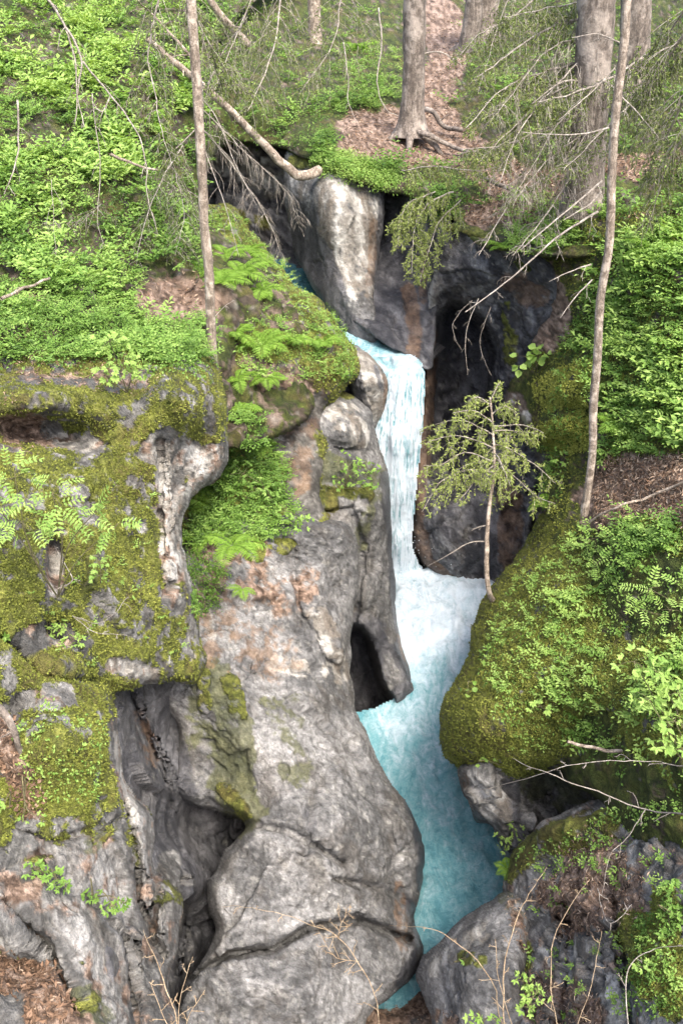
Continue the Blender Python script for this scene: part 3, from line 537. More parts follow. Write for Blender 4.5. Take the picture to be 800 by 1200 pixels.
# ================================================================== ground reaching the horizon
def far_ground():
    xs = np.concatenate([-np.geomspace(900, 3, 46), np.geomspace(3, 900, 46)]); ys = np.geomspace(24, 1400, 70)
    X, Y = np.meshgrid(xs, ys)
    Z = -5.0 + .075 * (Y - 24) + .00 * X + np.clip(-X - 8, 0, 300) * .25 + np.clip(X - 12, 0, 300) * .12
    W = np.stack([X, Y, Z], -1); Z = Z + fbm(W * .08, 5, 4) * np.clip((Y - 24) * .03, .15, 6); W = np.stack([X, Y, Z], -1)
    h, w = X.shape; g = np.arange(h * w).reshape(h, w)
    Fq = np.stack([g[:-1, :-1].ravel(), g[:-1, 1:].ravel(), g[1:, 1:].ravel(), g[1:, :-1].ravel()], 1)
    A = np.tile([.09, .11, .025], (h * w, 1)).astype(float) * (1 + .6 * fbm(W.reshape(-1, 3) * .5, 8, 4))[:, None]
    me = mk_mesh('terrain', W.reshape(-1, 3), Fq, M_EARTH, cols={'tone': A, 'surface': A * 0}); tag(link('terrain', me), 'wooded valley floor beyond the gorge', None, None, 'structure')
    # ground under everything, as deep as the river bed
    xs = np.linspace(-900, 900, 60); ys = np.linspace(-900, 40, 40); X, Y = np.meshgrid(xs, ys)
    W = np.stack([X, Y, X * 0 - 12.5], -1); h, w = X.shape; g = np.arange(h * w).reshape(h, w)
    Fq = np.stack([g[:-1, :-1].ravel(), g[:-1, 1:].ravel(), g[1:, 1:].ravel(), g[1:, :-1].ravel()], 1)
    A = np.tile([.10, .08, .06], (h * w, 1)).astype(float)
    me = mk_mesh('ground', W.reshape(-1, 3), Fq, M_EARTH, cols={'tone': A, 'surface': A * 0}); tag(link('ground', me), 'earth under the gorge', None, None, 'structure')
far_ground()

# ================================================================== water
def water_material():
    s = NT('glacial_water'); fo = s.attr('foam'); ve = s.attr('fall')
    O = s.tc.outputs['Object']
    n1 = s.noise(2.6, 9, .75, vec=s.mapping((1.5, .7, 1), (0, 0, .35)), dist=1.0)
    n2 = s.noise(10, 8, .78, dist=.6)
    n3 = s.noise(3.4, 8, .75, vec=s.mapping((7.5, 5.5, .5)), dist=.3)
    nn = s.math('ADD', s.math('MULTIPLY', n1, .6), s.math('MULTIPLY', n2, .4))
    tex = s.N.new('ShaderNodeMix'); s.L(ve, tex.inputs[0]); s.L(nn, tex.inputs[2]); s.L(n3, tex.inputs[3]); tex = tex.outputs[0]
    k = s.math('ADD', s.math('MULTIPLY', s.math('SUBTRACT', tex, .5), s.math('ADD', 2.9, s.math('MULTIPLY', ve, 2.6))), s.math('MULTIPLY', fo, 1.0))
    k = s.math('ADD', k, s.math('SUBTRACT', s.math('MULTIPLY', ve, .14), .08))
    col = s.ramp(k, [(.0, (.105, .285, .335)), (.2, (.175, .385, .435)), (.42, (.28, .46, .52)), (.70, (.50, .64, .72)), (1.0, (.72, .82, .90))])
    s.L(col, s.bsdf.inputs['Base Color']); s.L(s.ramp(k, [(.2, .12), (.7, .55)]), s.bsdf.inputs['Roughness'])
    s.bsdf.inputs['IOR'].default_value = 1.33
    h = s.math('ADD', s.math('MULTIPLY', tex, 1.0), s.math('MULTIPLY', n2, .5))
    s.L(s.bump(h, .8, .08), s.bsdf.inputs['Normal'])
    return s.m
M_WATER = water_material()
def water_sheet(name, x0, x1, y0, y1, zf, foam, fall, step=2.0, disp=.05, label=None, poly=None):
    gx = np.arange(x0, x1 + step, step); gy = np.arange(y0, y1 + step, step); X, Y = np.meshgrid(gx, gy)
    D = zf(X, Y); W = P(X, Y, D); fa = fall(X, Y); fm = foam(X, Y)
    du = np.gradient(W, axis=1); dv = np.gradient(W, axis=0); N = np.cross(dv, du); N /= np.linalg.norm(N, axis=-1)[..., None] + 1e-12
    N[(N * W).sum(-1) > 0] *= -1
    q = W * np.array([1.6, 1.0, 1.0]); nf = fbm(q * 2.4, 3, 5) * (1 - fa) + fbm(W * np.array([6, 4, .9]), 9, 5) * fa
    bub = fbm(W * 7, 14, 5, .7)
    W = W + N * (nf * disp * (1 + 1.8 * fm) + bub * disp * 1.3 * fm * (1 - .6 * fa))[..., None]
    h, w = X.shape; g = np.arange(h * w).reshape(h, w)
    Fq = np.stack([g[:-1, :-1].ravel(), g[1:, :-1].ravel(), g[1:, 1:].ravel(), g[:-1, 1:].ravel()], 1)
    if poly is not None:
        I = inside(X, Y, poly).ravel(); Fq = Fq[I[Fq].all(1)]
    me = mk_mesh(name, W.reshape(-1, 3), Fq, M_WATER, attrs={'foam': fm.ravel(), 'fall': fa.ravel()})
    return tag(link(name, me), label, None, None, 'structure')
def pool_z(Y): return -9.95 + 1.0 * smooth(1000, 690, Y)
def pool_d(X, Y): return zdepth(X, Y, pool_z(Y))
def pool_foam(X, Y):
    f = smooth(850, 690, Y) * .80 + .24 + .14 * smooth(1100, 850, Y)
    f = np.maximum(f, .55 * smooth(90, 20, np.hypot(X - 470, (Y - 845) * 1.6)))
    f = f + .35 * smooth(60, 10, np.hypot((X - 500), (Y - 700) * .8))
    return np.clip(f + .10 * fbm(np.stack([X / 40, Y / 60, X * 0], -1), 4, 3), 0, 1)
water_sheet('river_pool', 360, 760, 664, 1240, pool_d, pool_foam, lambda X, Y: X * 0, label='turquoise glacial pool below the waterfall', poly=[(440, 665), (758, 665), (758, 1238), (362, 1238), (362, 846), (440, 828), (468, 814), (462, 780), (450, 740)])
# the fall: controlled sheet that drops almost vertically then joins the pool
FC = [(400, 424, 13.72), (490, 424, 13.72), (440, 438, 13.70), (480, 438, 13.70), (465, 460, 13.78), (460, 520, 14.05), (465, 580, 14.5), (468, 640, 15.0), (470, 675, 15.3), (440, 520, 14.15), (440, 640, 15.1), (490, 520, 14.15), (490, 640, 15.15), (520, 690, 15.4), (450, 720, 15.2), (520, 720, 15.15)]
water_sheet('waterfall', 424, 566, 418, 716, lambda X, Y: np.minimum(rbf(FC, X, Y, 15), pool_d(X, Y) + .35) - .10 * smooth(30, 0, np.abs(X - 468)),
            lambda X, Y: np.clip(.72 + .16 * smooth(430, 520, Y) + .15 * smooth(620, 700, Y) - .3 * smooth(12, 30, np.abs(X - 470)) * smooth(560, 440, Y), 0, 1),
            lambda X, Y: smooth(425, 450, Y) * smooth(700, 655, Y), step=1.5, disp=.035, label='white waterfall pouring through the narrow gap',
            poly=catmull([(424, 418), (470, 416), (494, 424), (498, 450), (495, 500), (490, 560), (485, 610), (486, 650), (515, 682), (560, 694), (564, 714), (430, 714), (430, 600), (428, 500)], 5, True))
water_sheet('stream', 300, 500, 268, 440, lambda X, Y: zdepth(X, Y, -5.30), lambda X, Y: .1 + .38 * smooth(360, 400, Y) + .4 * smooth(405, 428, Y), lambda X, Y: X * 0, label='narrow pale stream running to the lip of the waterfall', disp=.03,
            poly=[(300, 272), (350, 270), (392, 340), (425, 385), (450, 402), (480, 412), (491, 422), (491, 428), (424, 428), (400, 405), (330, 340)])
# ================================================================== vegetation tools
def foliage_material(name, stops, transl=.35, rough=.55):
    s = NT(name); t = s.attr('tint')
    col = s.ramp(t, stops)
    s.L(col, s.bsdf.inputs['Base Color']); s.bsdf.inputs['Roughness'].default_value = rough; s.bsdf.inputs['Specular IOR Level'].default_value = .3
    if transl > 0:
        tr = s.N.new('ShaderNodeBsdfTranslucent'); s.L(s.mix(1.0, col, (1.15, 1.1, .6), 'MULTIPLY'), tr.inputs[0])
        mx = s.N.new('ShaderNodeMixShader'); mx.inputs[0].default_value = transl
        s.L(s.bsdf.outputs[0], mx.inputs[1]); s.L(tr.outputs[0], mx.inputs[2]); s.L(mx.outputs[0], s.out.inputs[0])
    return s.m
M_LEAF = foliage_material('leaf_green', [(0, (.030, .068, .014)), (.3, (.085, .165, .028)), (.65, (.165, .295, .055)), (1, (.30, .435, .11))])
M_FERN = foliage_material('fern_green', [(0, (.07, .14, .02)), (.5, (.19, .34, .045)), (1, (.36, .50, .11))], .4)
M_NEEDLE = foliage_material('needle_green', [(0, (.05, .07, .022)), (.5, (.14, .18, .05)), (1, (.30, .36, .10))], .2, .6)
M_MOSSF = foliage_material('moss_green', [(0, (.075, .092, .017)), (.5, (.18, .205, .038)), (1, (.35, .37, .08))], .2, .8)
M_LITTER = foliage_material('dry_litter', [(0, (.045, .028, .018)), (.5, (.18, .11, .07)), (1, (.45, .35, .26))], 0, .9)
def bark_material(name, a, b, c, sc=1.0):
    s = NT(name)
    v = s.mapping((5 * sc, 5 * sc, 1.1 * sc)); n = s.noise(2.5, 7, .7, vec=v, dist=.6); f = s.noise(30 * sc, 4, .7); l = s.noise(3 * sc, 4, .6)
    col = s.ramp(s.math('ADD', s.math('MULTIPLY', n, .65), s.math('MULTIPLY', f, .35)), [(.36, a), (.5, b), (.64, c)])
    sp = s.ramp(s.noise(9, 5, .75, dist=.5), [(.5, 0), (.56, 1)]); col = s.mix(s.math('MULTIPLY', sp, .55), col, a)
    col = s.mix(s.math('MULTIPLY', s.ramp(l, [(.52, 0), (.62, 1)]), .45), col, tuple(min(1, q * 1.5) for q in c))
    s.L(col, s.bsdf.inputs['Base Color']); s.bsdf.inputs['Roughness'].default_value = .9
    s.L(s.bump(s.math('ADD', n, s.math('MULTIPLY', f, .4)), .9, .03), s.bsdf.inputs['Normal'])
    return s.m
M_BARK = bark_material('spruce_bark', (.05, .04, .033), (.165, .135, .112), (.34, .295, .255))
M_PALEBARK = bark_material('pale_bark', (.10, .075, .055), (.28, .225, .175), (.55, .47, .39), 2.5)
M_TWIG = bark_material('dead_twig', (.13, .11, .09), (.30, .26, .22), (.50, .46, .40), 3)
M_STRAW = bark_material('dry_straw', (.20, .13, .07), (.42, .31, .19), (.60, .48, .33), 3)
M_STEM = bark_material('green_stem', (.05, .05, .02), (.12, .11, .05), (.22, .19, .10), 3)

def unit(v): return v / (np.linalg.norm(v, axis=-1)[..., None] + 1e-12)
def leaf_arrays(pos, dr, nr, ln, wd, tint, curl=.15, k=6):
    """folded oval leaves: base point, direction, face normal"""
    dr = unit(dr); side = unit(np.cross(dr, nr)); up = np.cross(side, dr); n = len(pos)
    ln = np.broadcast_to(ln, (n,))[:, None]; wd = np.broadcast_to(wd, (n,))[:, None]
    if k == 4:
        V = np.stack([pos, pos + dr * ln * .5 + side * wd * .5 + up * wd * .15, pos + dr * ln - up * ln * curl, pos + dr * ln * .5 - side * wd * .5 + up * wd * .15], 1)
        q = np.arange(n)[:, None] * 4; Fq = q + np.array([[0, 1, 2, 3]]); return V.reshape(-1, 3), Fq, np.repeat(tint, 4)
    l1, r1 = pos + dr * ln * .28 + side * wd * .45 + up * wd * .12, pos + dr * ln * .28 - side * wd * .45 + up * wd * .12
    l2, r2 = pos + dr * ln * .66 + side * wd * .38 + up * (wd * .1 - ln * curl * .35), pos + dr * ln * .66 - side * wd * .38 + up * (wd * .1 - ln * curl * .35)
    V = np.stack([pos, l1, l2, pos + dr * ln - up * ln * curl, r2, r1], 1)
    q = np.arange(n)[:, None] * 6
    return V.reshape(-1, 3), np.concatenate([q + np.array([[0, 1, 2, 3]]), q + np.array([[0, 3, 4, 5]])]), np.repeat(tint, 6)
class LB:
    def __init__(s): s.V = []; s.F = []; s.T = []; s.n = 0
    def add(s, *a, **k):
        V, Fq, T = leaf_arrays(*a, **k); s.V.append(V); s.F.append(Fq + s.n); s.T.append(T); s.n += len(V)
    def build(s, name, mat, parent=None, loc=(0, 0, 0)):
        V = np.concatenate(s.V) - np.array(loc); me = mk_mesh(name, V, np.concatenate(s.F), mat, False, {'tint': np.clip(np.concatenate(s.T), 0, 1)})
        return link(name, me, parent, (0, 0, 0) if parent is not None else tuple(map(float, loc)))
class TB:
    """tubes along polylines"""
    def __init__(s): s.V = []; s.F = []; s.n = 0
    def tube(s, path, rad, sides=5, noise=0, nf=3, seed=0, flat=None):
        path = np.asarray(path, float); m = len(path); rad = np.broadcast_to(rad, (m,)).astype(float)
        T = unit(np.gradient(path, axis=0)); a = np.array([0.3, .9, .2]) if abs(T[0] @ np.array([.3, .9, .2])) < .9 else np.array([1., 0, 0])
        U = unit(np.cross(T, a)); B = np.cross(T, U); an = np.arange(sides) * 2 * np.pi / sides
        ring = U[:, None] * np.cos(an)[None, :, None] + B[:, None] * np.sin(an)[None, :, None]
        V = path[:, None] + ring * rad[:, None, None]
        if noise: V = V + ring * (fbm(V * nf, seed, 4) * noise)[..., None] * (rad[:, None, None] / rad.max())
        g = np.arange(m * sides).reshape(m, sides) + s.n; h = np.roll(g, -1, 1)
        s.V.append(V.reshape(-1, 3)); s.F.append(np.stack([g[:-1].ravel(), h[:-1].ravel(), h[1:].ravel(), g[1:].ravel()], 1)); s.n += m * sides
        # closed tip
        s.V.append((path[-1] + T[-1] * rad[-1])[None]); last = g[-1]; tip = s.n; s.n += 1
        s.F.append(np.stack([last, np.roll(last, -1), np.full(sides, tip), np.full(sides, tip)], 1))
    def build(s, name, mat, parent=None, loc=(0, 0, 0)):
        V = np.concatenate(s.V) - np.array(loc); F4 = np.concatenate(s.F)
        Fs = [tuple(f[:3]) if f[2] == f[3] else tuple(f) for f in F4.tolist()]
        me = mk_mesh(name, V, Fs, mat); return link(name, me, parent, (0, 0, 0) if parent is not None else tuple(map(float, loc)))
def pixpath(pts, d, n=7, jit=.0, seed=0):
    """pts (x, y) or (x, y, depth)"""
    q = [(p[0], p[1], p[2] if len(p) > 2 else d) for p in pts]; c = catmull(q, n) if len(q) > 2 else catmull(q, n)
    w = P(c[:, 0], c[:, 1], c[:, 2])
    if jit: w = w + np.stack([fbm(w * 5, seed + k, 3) for k in range(3)], -1) * jit
    return w
def rnd_unit(n): return unit(RNG.normal(size=(n, 3)))

# ------------------------------------------------------------------ ground cover
def sample_poly(poly, n):
    poly = np.array(poly, float); x0, y0 = poly.min(0); x1, y1 = poly.max(0); X = RNG.uniform(x0, x1, n * 3); Y = RNG.uniform(y0, y1, n * 3)
    k = inside(X, Y, poly); return X[k][:n], Y[k][:n]
def clumps(lb, poly, n, leaves=26, rad=.2, size=.035, tint=(.55, .2), height=.12, moss_only=False, only=None, soil_avoid=True, dens=0, k=4, asp=.55, thr=None):
    X, Y = sample_poly(poly, n); pos, nor, m, ok = surf(X, Y, only)
    if soil_avoid: ok &= (m[:, 1] < .55 + RNG.uniform(-.25, .35, len(X)))
    if moss_only: ok &= m[:, 0] > .5
    if dens: ok &= fbm(pos * 1.1, dens, 3) > (-.05 if thr is None else thr)
    pos, nor = pos[ok], nor[ok]; N = len(pos)
    if N == 0: return
    sc = pos @ np.array([0, CP, -SP]) / 10.0
    r = rad * RNG.uniform(.5, 1.3, N); t = tint[0] + tint[1] * fbm(pos * .9, 77, 3) * 2 + RNG.normal(0, tint[1] * .45, N)
    for c in range(leaves):
        a = RNG.uniform(0, 2 * np.pi, N); rr = r * np.sqrt(RNG.uniform(0, 1, N)); h = height * np.sqrt(np.clip(1 - (rr / r) ** 2, 0, 1)) * RNG.uniform(.15, 1.1, N) * (r / rad)
        e1 = unit(np.cross(nor, np.array([.3, .2, .9]))); e2 = np.cross(nor, e1)
        off = e1 * (np.cos(a) * rr)[:, None] + e2 * (np.sin(a) * rr)[:, None]
        up = unit(nor * .45 + np.array([0, -.15, .8]))
        p = pos + off + up * (h + .01)[:, None]
        dr = unit(off / (r[:, None] + 1e-6) + rnd_unit(N) * .8); nn = unit(up + rnd_unit(N) * .55)
        s_ = size * RNG.uniform(.6, 1.35, N)
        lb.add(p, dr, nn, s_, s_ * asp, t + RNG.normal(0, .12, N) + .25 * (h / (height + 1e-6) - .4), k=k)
def sprays(lb, poly, n, tw=6, length=.26, leaf=.05, pairs=5, tint=(.6, .2), rise=.5, only=None, dens=0, thr=0, soil_avoid=True, asp=.5, moss_only=False):
    X, Y = sample_poly(poly, n); pos, nor, m, ok = surf(X, Y, only)
    if soil_avoid: ok &= (m[:, 1] < .55 + RNG.uniform(-.25, .35, len(X)))
    if moss_only: ok &= m[:, 0] > .4
    if dens: ok &= fbm(pos * 1.1, dens, 3) > thr
    pos, nor = pos[ok], nor[ok]; N = len(pos)
    if N == 0: return
    t0 = tint[0] + tint[1] * 2 * fbm(pos * .9, 78, 3) + RNG.normal(0, tint[1] * .5, N); sz = RNG.uniform(.6, 1.35, N)
    for k in range(tw):
        a = RNG.uniform(0, 6.283, N); out = np.stack([np.cos(a), np.sin(a) - .25, RNG.uniform(.1, rise, N)], -1) + nor * .35; out = unit(out); L = length * sz * RNG.uniform(.6, 1.2, N)
        up = unit(np.array([0, -.1, 1.0]) + rnd_unit(N) * .3); side = unit(np.cross(out, up)); tk = t0 + RNG.normal(0, .1, N)
        for j in range(pairs):
            t = (j + 1) / pairs; p = pos + out * (L * t)[:, None] + up * (L * (.35 * t - .42 * t * t))[:, None] + np.array([0, 0, .03])
            for sg in ((-1, 1) if j < pairs - 1 else (0,)):
                d = unit(side * sg + out * .6 + rnd_unit(N) * .25); s_ = leaf * sz * RNG.uniform(.7, 1.25, N) * (1.1 - .3 * t)
                lb.add(p, d, unit(up + rnd_unit(N) * .3), s_, s_ * asp, tk + .2 * (t - .5) + RNG.normal(0, .08, N), k=4)
def tufts(lb, poly, n, size=.03, only=None, tint=(.5, .2), blades=3):
    X, Y = sample_poly(poly, n); pos, nor, m, ok = surf(X, Y, only)
    ok &= m[:, 0] > .35 + RNG.uniform(-.2, .3, len(X)); pos, nor = pos[ok], nor[ok]; N = len(pos)
    t = tint[0] + .9 * tint[1] * fbm(pos * 1.6, 31, 4) * 2 + RNG.normal(0, .1, N)
    for c in range(blades):
        p = pos + rnd_unit(N) * size * .5 - nor * size * .2; dr = unit(nor * .9 + rnd_unit(N) * .9)
        s_ = size * RNG.uniform(.5, 1.3, N); lb.add(p, dr, rnd_unit(N), s_, s_ * .55, t + RNG.normal(0, .12, N), k=4)

def stuff(lb, name, mat, label):
    o = lb.build(name, mat); tag(o, label, None, None, 'stuff'); return o

# ------------------------------------------------------------------ ferns
def frond_mesh(seed, L=.55, W=.2, n=20):
    rg = np.random.default_rng(seed); t = np.linspace(0, 1, n + 2)[1:-1]
    def curve(t): return np.stack([np.zeros_like(t), L * (t * .95), L * (.42 * t - .62 * t * t)], -1)
    P0 = curve(t); T = unit(np.stack([t * 0, t * 0 + .95, .42 - 1.24 * t], -1)); lb = LB()
    prof = np.sin(np.clip(t * .9 + .1, 0, 1) * np.pi) ** .7 * (1 - t * .25)
    for sgn in (-1, 1):
        up = unit(np.cross(np.array([1., 0, 0]), T)); dr = unit(np.array([sgn, 0, 0]) + T * .35 + rg.normal(0, .06, (n, 3)))
        ln = W * prof
        # each pinna: a spine blade and small lobes
        lb.add(P0, dr, up, ln, ln * .15 + .003, .55 + rg.normal(0, .12, n), curl=.22)
        for q in (.3, .55):
            for s2 in (-1, 1):
                b = P0 + dr * (ln * q)[:, None]; d2 = unit(dr * .6 + T * s2); lb.add(b, d2, up, ln * .16, ln * .09, .6 + rg.normal(0, .12, n), k=4)
    tt = np.linspace(0, 1, 7); c = curve(tt); a = np.array([.004, 0, 0])
    V = np.concatenate([c - a, c + a]); m = 7
    Fq = np.array([[i, i + 1, m + i + 1, m + i] for i in range(m - 1)]); lb.V.append(V); lb.F.append(Fq + lb.n); lb.T.append(np.full(14, .35)); lb.n += 14
    return mk_mesh('frond', np.concatenate(lb.V), np.concatenate(lb.F), M_FERN, False, {'tint': np.clip(np.concatenate(lb.T), 0, 1)})
FRONDS = [frond_mesh(s) for s in (1, 2, 3)]
def onsurf(px, py):
    for r in range(0, 60, 3):
        for a in range(12):
            x, y = px + r * math.cos(a * .524), py + r * math.sin(a * .524); pos, nor, m, ok = surf(x, y)
            if ok[0]: return pos[0]
    return P(px, py, 9.)
def fern(px, py, size, label, nfr=7, lean=(0, -1), group='ferns growing on the rocks', spread=1.0, d=None):
    base = onsurf(px, py) if d is None else P(px, py, d)
    e = empty('fern', base, label, 'fern', group)
    for k in range(nfr):
        az = math.atan2(lean[1], lean[0]) - math.pi / 2 + (k / max(1, nfr - 1) - .5) * math.pi * 1.7 * spread + random.uniform(-.2, .2)
        o = link('frond', FRONDS[k % 3], e); s_ = size / .5 * random.uniform(.75, 1.15)
        o.scale = (s_, s_, s_); o.rotation_euler = (random.uniform(-.1, .5), random.uniform(-.25, .25), az)
    return e

# ------------------------------------------------------------------ leafy shrubs and saplings
def spray(lb, tip, direction, kind, size, tint):
    """one compound leaf at tip"""
    d = unit(np.asarray(direction, float)); up = unit(np.array([0, -.35, 1.0]) + RNG.normal(0, .25, 3)); side = unit(np.cross(d, up))
    up = np.cross(side, d)
    if kind == 'pinnate':
        n = 5; t = np.linspace(.15, .9, n); L = size * 3.6
        b = tip + d * (t * L)[:, None] - up * (t ** 2 * L * .25)[:, None]
        for sg in (-1, 1):
            dr = unit(side * sg + d * .35 + RNG.normal(0, .1, (n, 3))); lb.add(b, dr, np.tile(up, (n, 1)), size * (1.15 - .35 * np.abs(t - .5)), size * .42, tint + RNG.normal(0, .08, n))
        lb.add((tip + d * L * .9 - up * L * .2)[None], d[None], up[None], size, size * .42, np.array([tint]))
    elif kind == 'maple':
        for a in (-1.3, -.65, 0, .65, 1.3):
            dr = d * math.cos(a) + side * math.sin(a); l = size * (1.5 - .35 * abs(a)); lb.add(tip[None], dr[None], up[None], l, l * .5, np.array([tint + RNG.normal(0, .05)]))
    elif kind == 'round':
        lb.add(tip[None], d[None], up[None], size * 1.3, size * 1.25, np.array([tint]))
    else:
        n = 3; a = np.array([-1.0, 0, 1.0]) + RNG.normal(0, .15, 3); dr = d * np.cos(a)[:, None] + side * np.sin(a)[:, None]
        lb.add(np.tile(tip, (3, 1)), dr, np.tile(up, (3, 1)) + RNG.normal(0, .15, (3, 3)), size * 1.25, size * .7, tint + RNG.normal(0, .07, n))
def shrub(name, base, targets, label, cat, kind='simple', size=.04, per=26, tint=.7, d=None, lift=.25, group=None, stemr=.006, mat=None, stem_mat=None, sd=None):
    """targets: (px, py, radius px) clumps of leaves; stems run to them from the base pixel"""
    bp = onsurf(base[0], base[1]) if d is None else P(base[0], base[1], d)
    bd = bp[1] * CP - bp[2] * SP
    e = empty(name, bp, label, cat, group); lb = LB(); tb = TB()
    for (tx, ty, tr) in targets:
        dd = bd - lift * RNG.uniform(.6, 1.3) if sd is None else sd; c = P(tx, ty, dd); R = tr / F * dd
        mid = (bp + c) / 2 + RNG.normal(0, .04, 3) + np.array([0, 0, .05])
        tb.tube(catmull([bp, mid, c], 5), np.linspace(stemr, stemr * .45, 11), 5)
        m = max(3, int(per * (tr / 25.0) ** 1.3)); tips = c + rnd_unit(m) * (R * RNG.uniform(.2, 1.0, m) ** .6)[:, None] * np.array([1, .8, .55])
        for tp in tips:
            if RNG.uniform() < .4: tb.tube(np.array([c, (c + tp) / 2 + [0, 0, .01], tp]), [stemr * .4, stemr * .3, stemr * .2], 4)
            dr = (tp - c) / (R + 1e-6) + RNG.normal(0, .5, 3) + np.array([0, 0, -.1]); spray(lb, tp, dr, kind, size * RNG.uniform(.75, 1.2), tint + RNG.normal(0, .1))
    tb.build('stem', stem_mat or M_STEM, e, bp); lb.build('foliage', mat or M_LEAF, e, bp)
    return e

# ------------------------------------------------------------------ branches with twigs
MINR = .0022
def twigs(tb, path, r0, r1, n=14, length=.35, droop=.5, sub=4, lb=None, nsz=.03, ntint=.5, sides=5, seed=0, jag=.25, dens=1.0):
    rg = np.random.default_rng(seed); path = np.asarray(path); m = len(path)
    tb.tube(path, np.linspace(r0, r1, m), sides)
    T = unit(np.gradient(path, axis=0)); segs = []
    for k in range(n):
        t = (k + .5 + rg.uniform(-.3, .3)) / n * .95 + .04; i = int(np.clip(t * (m - 1), 0, m - 1)); p = path[i]; tt = T[i]
        side = unit(np.cross(tt, np.array([0, 0, 1.0]))) * (1 if k % 2 else -1); L = length * (1.05 - .75 * t) * rg.uniform(.6, 1.2)
        d = unit(side + tt * .7 + rg.normal(0, jag, 3)); q = [p]
        for j in range(4): d = unit(d + np.array([0, 0, -droop * .35]) + rg.normal(0, jag * .5, 3)); q.append(q[-1] + d * L / 4)
        q = np.array(q); rr = r1 * .5 + (r0 - r1) * (1 - t) * .28; tb.tube(q, np.maximum(np.linspace(rr, rr * .35, 5), MINR), 4); segs.append(q)
        for j in range(sub):
            b = q[rg.integers(1, 5)]; d2 = unit(rnd(rg) * .8 + d + np.array([0, 0, -droop])); l2 = L * rg.uniform(.25, .55)
            s2 = np.array([b, b + d2 * l2 * .5 + rg.normal(0, .01, 3), b + d2 * l2 + np.array([0, 0, -droop * l2 * .3])]); tb.tube(s2, np.maximum([rr * .4, rr * .3, rr * .18], MINR * .8), 3); segs.append(s2)
    if lb is not None:
        for q in segs:
            seg = np.linalg.norm(np.diff(q, axis=0), axis=1).sum(); c = max(3, int(seg / nsz * 4.5 * dens)); t = np.sort(rg.uniform(0, 1, c)); f = t * (len(q) - 1); i = np.clip(f.astype(int), 0, len(q) - 2)
            p = q[i] + (q[i + 1] - q[i]) * (f - i)[:, None]; ax = unit(q[i + 1] - q[i]); dr = unit(ax * .7 + unit(rg.normal(size=(c, 3))) * .9)
            lb.add(p, dr, unit(rg.normal(size=(c, 3))) + np.array([0, 0, .6]), nsz * rg.uniform(.6, 1.2, c), nsz * .34, ntint + rg.normal(0, .15, c) + .15 * t, k=4)
def rnd(rg):
    v = rg.normal(size=3); return v / np.linalg.norm(v)
def trunk_path(bx, by, d, tx, ty, extra=3.0, n=14, wob=.03, seed=0):
    b = P(bx, by, d); dt = ydepth(ty, b[1]) ; t = P(tx, ty, dt); u = (t - b); L = np.linalg.norm(u); t2 = t + u / L * extra
    s_ = np.linspace(0, 1, n)[:, None]; p = b + (t2 - b) * s_
    return p + np.stack([fbm(p * 1.2, seed + k, 3) for k in range(3)], -1) * wob * np.array([1, 1, 0])
def trunk(parent, path, r0, r1, mat, flare=0, name='trunk', sides=18, noise=.2, seed=0, loc=(0, 0, 0), roots=0):
    n = 60; c = catmull(path, max(2, n // len(path))); L = np.linalg.norm(c - c[0], axis=1); r = np.interp(L, [0, L[-1]], [r0, r1]) + flare * np.exp(-L / (.9 * r0 + .05))
    tb = TB(); tb.tube(c, r, sides, noise=noise * r0, nf=7, seed=seed)
    for k in range(roots):
        a = k * 2 * math.pi / roots + .4; d = np.array([math.cos(a), math.sin(a), 0]); q = [c[0] + d * r0 * .5 + [0, 0, .35 * r0 * 2], c[0] + d * (r0 * 1.5) + [0, 0, .02], c[0] + d * (r0 * 2.8) + [0, 0, -.14], c[0] + d * (r0 * 4.2) + [0, 0, -.45]]
        tb.tube(catmull(q, 5), np.linspace(r0 * .5, r0 * .12, 16), 7, noise=.2 * r0, seed=k)
    return tb.build(name, mat, parent, loc)
# ================================================================== ground cover (uncountable)
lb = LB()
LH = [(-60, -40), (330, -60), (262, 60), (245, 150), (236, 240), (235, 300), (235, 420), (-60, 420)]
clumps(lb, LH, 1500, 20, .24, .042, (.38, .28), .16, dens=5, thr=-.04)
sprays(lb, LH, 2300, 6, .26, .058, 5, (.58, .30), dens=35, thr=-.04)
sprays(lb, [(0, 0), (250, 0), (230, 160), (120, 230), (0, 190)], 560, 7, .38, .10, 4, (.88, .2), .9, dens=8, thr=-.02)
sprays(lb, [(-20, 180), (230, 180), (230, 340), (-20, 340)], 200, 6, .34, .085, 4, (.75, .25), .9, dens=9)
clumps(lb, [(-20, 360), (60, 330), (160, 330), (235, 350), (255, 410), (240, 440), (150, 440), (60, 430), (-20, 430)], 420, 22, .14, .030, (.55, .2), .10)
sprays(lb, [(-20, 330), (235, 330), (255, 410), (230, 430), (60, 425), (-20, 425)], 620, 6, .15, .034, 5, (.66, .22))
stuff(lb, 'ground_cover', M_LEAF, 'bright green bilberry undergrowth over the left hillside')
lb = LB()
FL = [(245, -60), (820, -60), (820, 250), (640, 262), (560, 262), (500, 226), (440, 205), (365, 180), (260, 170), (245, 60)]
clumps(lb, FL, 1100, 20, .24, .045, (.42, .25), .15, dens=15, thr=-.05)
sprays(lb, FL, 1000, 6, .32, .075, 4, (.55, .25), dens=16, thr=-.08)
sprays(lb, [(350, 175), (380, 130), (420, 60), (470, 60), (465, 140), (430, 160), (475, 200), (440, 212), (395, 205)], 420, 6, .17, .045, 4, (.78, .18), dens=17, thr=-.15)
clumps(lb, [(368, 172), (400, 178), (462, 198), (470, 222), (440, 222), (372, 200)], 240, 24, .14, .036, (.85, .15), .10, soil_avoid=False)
sprays(lb, [(595, 235), (660, 225), (690, 280), (640, 300), (600, 300)], 200, 6, .18, .045, 4, (.7, .2))
